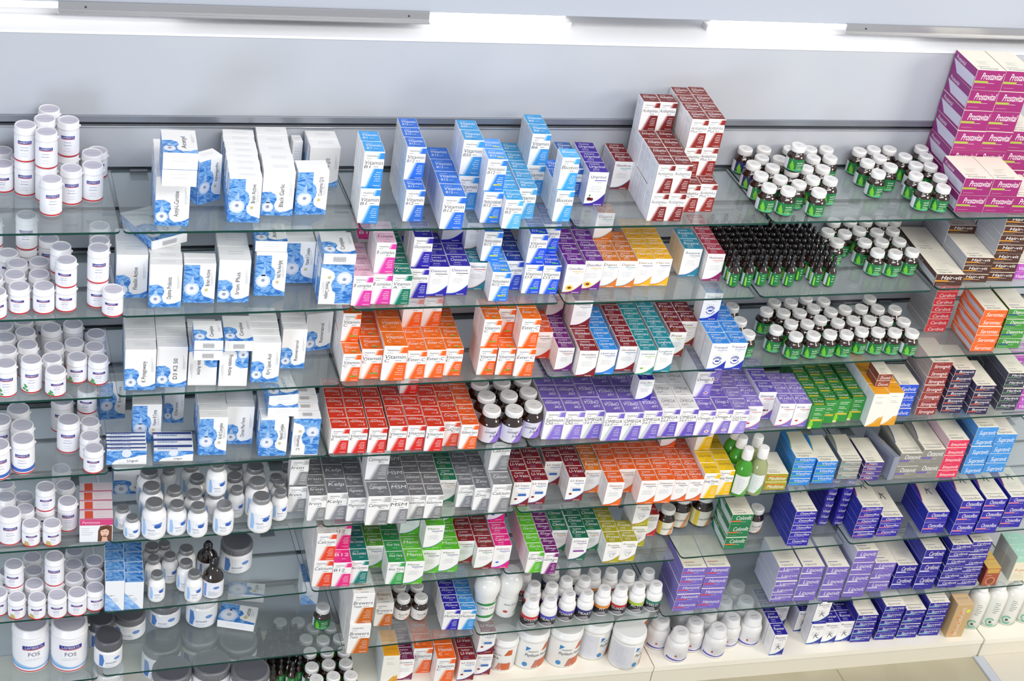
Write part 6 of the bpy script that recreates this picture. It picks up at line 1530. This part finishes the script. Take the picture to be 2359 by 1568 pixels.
# ------------------------------------------------------------------ glass shelves
SHN = dict(A='top', B='second', C='third', D='fourth', E='fifth', F='sixth', G='seventh', H='bottom')
def zs_at(s, x):
    if s == 'H': return HZ(x)
    L = [p for p in PANES if p[0] == s]
    for p in L:
        if p[1] <= x <= p[2]: break
    else: p = min(L, key=lambda p: min(abs(x-p[1]), abs(x-p[2])))
    return p[3]+.0025
ORD = ['first', 'second', 'third', 'fourth', 'fifth', 'sixth', 'seventh', 'eighth', 'ninth', 'tenth']
cnt = {}
for s, a, b, zp, ya, yb in PANES:
    k = cnt[s] = cnt.get(s, -1)+1; T = .0065
    m = M(); v = []
    ch = .012
    pts = [(a+ch, ya), (b-ch, yb), (b-ch*.3, yb+ch*.3), (b, yb+ch), (b, WY-.006), (a, WY-.006), (a, ya+ch), (a+ch*.3, ya+ch*.3)]
    zf = lambda x: zp+.0025
    n = len(pts); vs = [(x, y, zf(x)-T) for x, y in pts]+[(x, y, zf(x)) for x, y in pts]
    m.faces(vs, [tuple(range(n, 2*n)), tuple(range(n))[::-1]], GLASS); m.faces(vs, [(i, (i+1) % n, n+(i+1) % n, n+i) for i in range(n)], GEDGE)
    o = bpy.data.objects.new('glass_shelf', m.mesh('glass_shelf')); COL.objects.link(o)
    tagged(o, '%s glass shelf pane from the left on the %s level' % (ORD[k], SHN[s]), 'shelf', 'glass shelf panes')
    for x in (a+.075, b-.075):
        z = zf(x)-T-.0004; g = M(); al = mat('#a9adb3', .35, .6)
        g.box(x-.024, -.001+WY-.052, z-.004, x+.024, WY+.001, z, al, .0006); g.box(x-.024, WY-.006, z-.018, x+.024, WY-.0005, z-.0042, al, .0006); g.box(x-.024, WY-.012, z+T+.0006, x+.024, WY-.0005, z+T+.0022, al, .0004)
        c = bpy.data.objects.new('shelf_bracket', g.mesh('shelf_bracket')); COL.objects.link(c); c.parent = o; c['label'] = 'small aluminium shelf bracket'
# ------------------------------------------------------------------ the goods
RW = ['front', 'second row', 'third row', 'fourth row', 'fifth row', 'sixth row', 'seventh row', 'eighth row', 'ninth row', 'rearmost row']
LV = ['lower', 'upper', 'third up', 'fourth up', 'fifth up', 'sixth up', 'seventh up', 'eighth up', 'ninth up', 'tenth up']
items = []; DESB = ('pot', 'silver', 'green', 'dropper', 'syrup', 'sport', 'jar', 'tub', 'aloe', 'spray', 'liquid')
def ordinal(i, n):
    if n == 1: return ''
    base = ORD + ['eleventh', 'twelfth', 'thirteenth', 'fourteenth', 'fifteenth', 'sixteenth', 'seventeenth', 'eighteenth', 'nineteenth', 'twentieth', 'twenty-first', 'twenty-second']
    if i == n-1 and n > 2: return 'rightmost'
    return 'leftmost' if i == 0 else base[i]
rnd = random.Random(5)
for li, (s, key, x, y, yaw, lev0, spec, *own) in enumerate(LAYOUT):
    # x, y: centre of the front item on the shelf, yaw in degrees, spec: stack heights from front to back
    if own: key = (key, own[0], own[1] if len(own) > 1 else '')
    kind, nm, cat, W, D, H, p, look = spec_of(key)
    a = math.radians(yaw); rnd_line = random.Random(li)
    stack = kind in ('flat', 'waterflat'); ztop = zs_at(s, x)
    rows = [int(q) for q in spec.split(',')]
    for r, h in enumerate(rows):
        for l in range(h):
            jx = rnd_line.uniform(-.0012, .0012) if (r or l) else 0; dy = r*(D+.0012)
            ja = rnd_line.uniform(-.6, .6)*(.8 if stack and l else 1) if (r or l) and kind not in ('pot',) else 0
            if l and lev0 < .01 and kind in ('stripe', 'swoosh') and y+len(rows)*D < .30: dy += .008*l
            px_ = x - sin(a)*dy + jx; py_ = y + cos(a)*dy + (rnd_line.uniform(-.0025, .0025) if stack and l else 0)
            turn = round((-math.degrees(math.atan2(px_+.444, 3.8))*.45 + rnd_line.uniform(-11, 11))/7) if kind in DESB else 0
            o = put(key, px_, py_, ztop+lev0+l*(H+.0007), a+math.radians(0 if kind in DESB else ja), turn)
            items.append([o, s, key, li, px_, py_, r, l+(0 if lev0 < .01 else max(1, round(lev0/H))), cat, look, W])
# ------------------------------------------------------------------ words that single each one out
def fit(head, long, short):
    for w in (long, short):
        t = ', '.join([head]+[q for q in w if q])
        if len(t.split()) <= 16: return t
    return t
groups = {}
for it in items: groups.setdefault((it[1], it[9]), []).append(it)
for (s, look), L in groups.items():
    sh = 'on the bottom board' if s == 'H' else 'on the %s shelf' % SHN[s]
    for it in L: it[0]['group'] = '%ss %s' % (look, sh) if len(L) > 1 else '%ss' % look
    if len(L) == 1:
        L[0][0]['label'] = '%s %s' % (look, sh)
        o = L[0]; nb = [q for q in items if q[1] == s and q[9] != look and q[4] < o[4] and q[6] == 0]
        if nb:
            q = max(nb, key=lambda q: q[4]-abs(q[5]-o[5])*.5); t = '%s %s, right of the %s' % (look, sh, q[9])
            if len(t.split()) <= 16: o[0]['label'] = t
        continue
    isbot = L[0][8] != 'box'
    if isbot:
        # rows by distance from the shelf edge, then order along the row, levels apart
        for lev in sorted(set(it[7] for it in L)):
            Q = sorted([it for it in L if it[7] == lev], key=lambda it: it[5]); bins = []
            for it in Q:
                if bins and it[5]-bins[-1][0][5] < it[10]*.75: bins[-1].append(it)
                else: bins.append([it])
            for bi, B in enumerate(bins):
                B.sort(key=lambda it: it[4])
                for oi, it in enumerate(B):
                    od = ordinal(oi, len(B)); rw = RW[min(bi, 9)] if len(bins) > 1 else ''
                    od2 = od+' from left' if od and od[-4:] != 'most' else od; rw2 = 'front row' if rw == 'front' else rw
                    where = od2+' in the '+rw2 if od2 and rw2 else (od2 or ('in the '+rw2 if rw2 else ''))
                    it[0]['label'] = fit(look+' '+sh, [where, 'on another' if lev else ''], [od, rw, 'upper' if lev else ''])
    else:
        cols = sorted(set(it[3] for it in L), key=lambda li: min(it[4] for it in L if it[3] == li))
        for it in L:
            od = ordinal(cols.index(it[3]), len(cols)); mates = [q for q in L if q[3] == it[3]]
            rw = RW[it[6]] if len(set(q[6] for q in mates)) > 1 else ''
            pile = [q for q in mates if q[6] == it[6]]
            lv = LV[it[7]] if len(pile) > 1 and it[7] < 10 else ''
            if len(pile) > 1 and it[7] == max(q[7] for q in pile): lv = 'topmost'
            if len(pile) > 2 and it[7] == 0: lv = 'lowest'
            od2 = od+' column'+('' if od[-4:] == 'most' else ' from left') if od else ''; rw2 = 'front row' if rw == 'front' else (rw+' back' if rw[-3:] == 'row' and 'rear' not in rw else rw)
            it[0]['label'] = fit(look+' '+sh, [od2, rw2, lv], [od+' column' if od else '', rw, lv])
bpy.data.objects.remove(_fo)
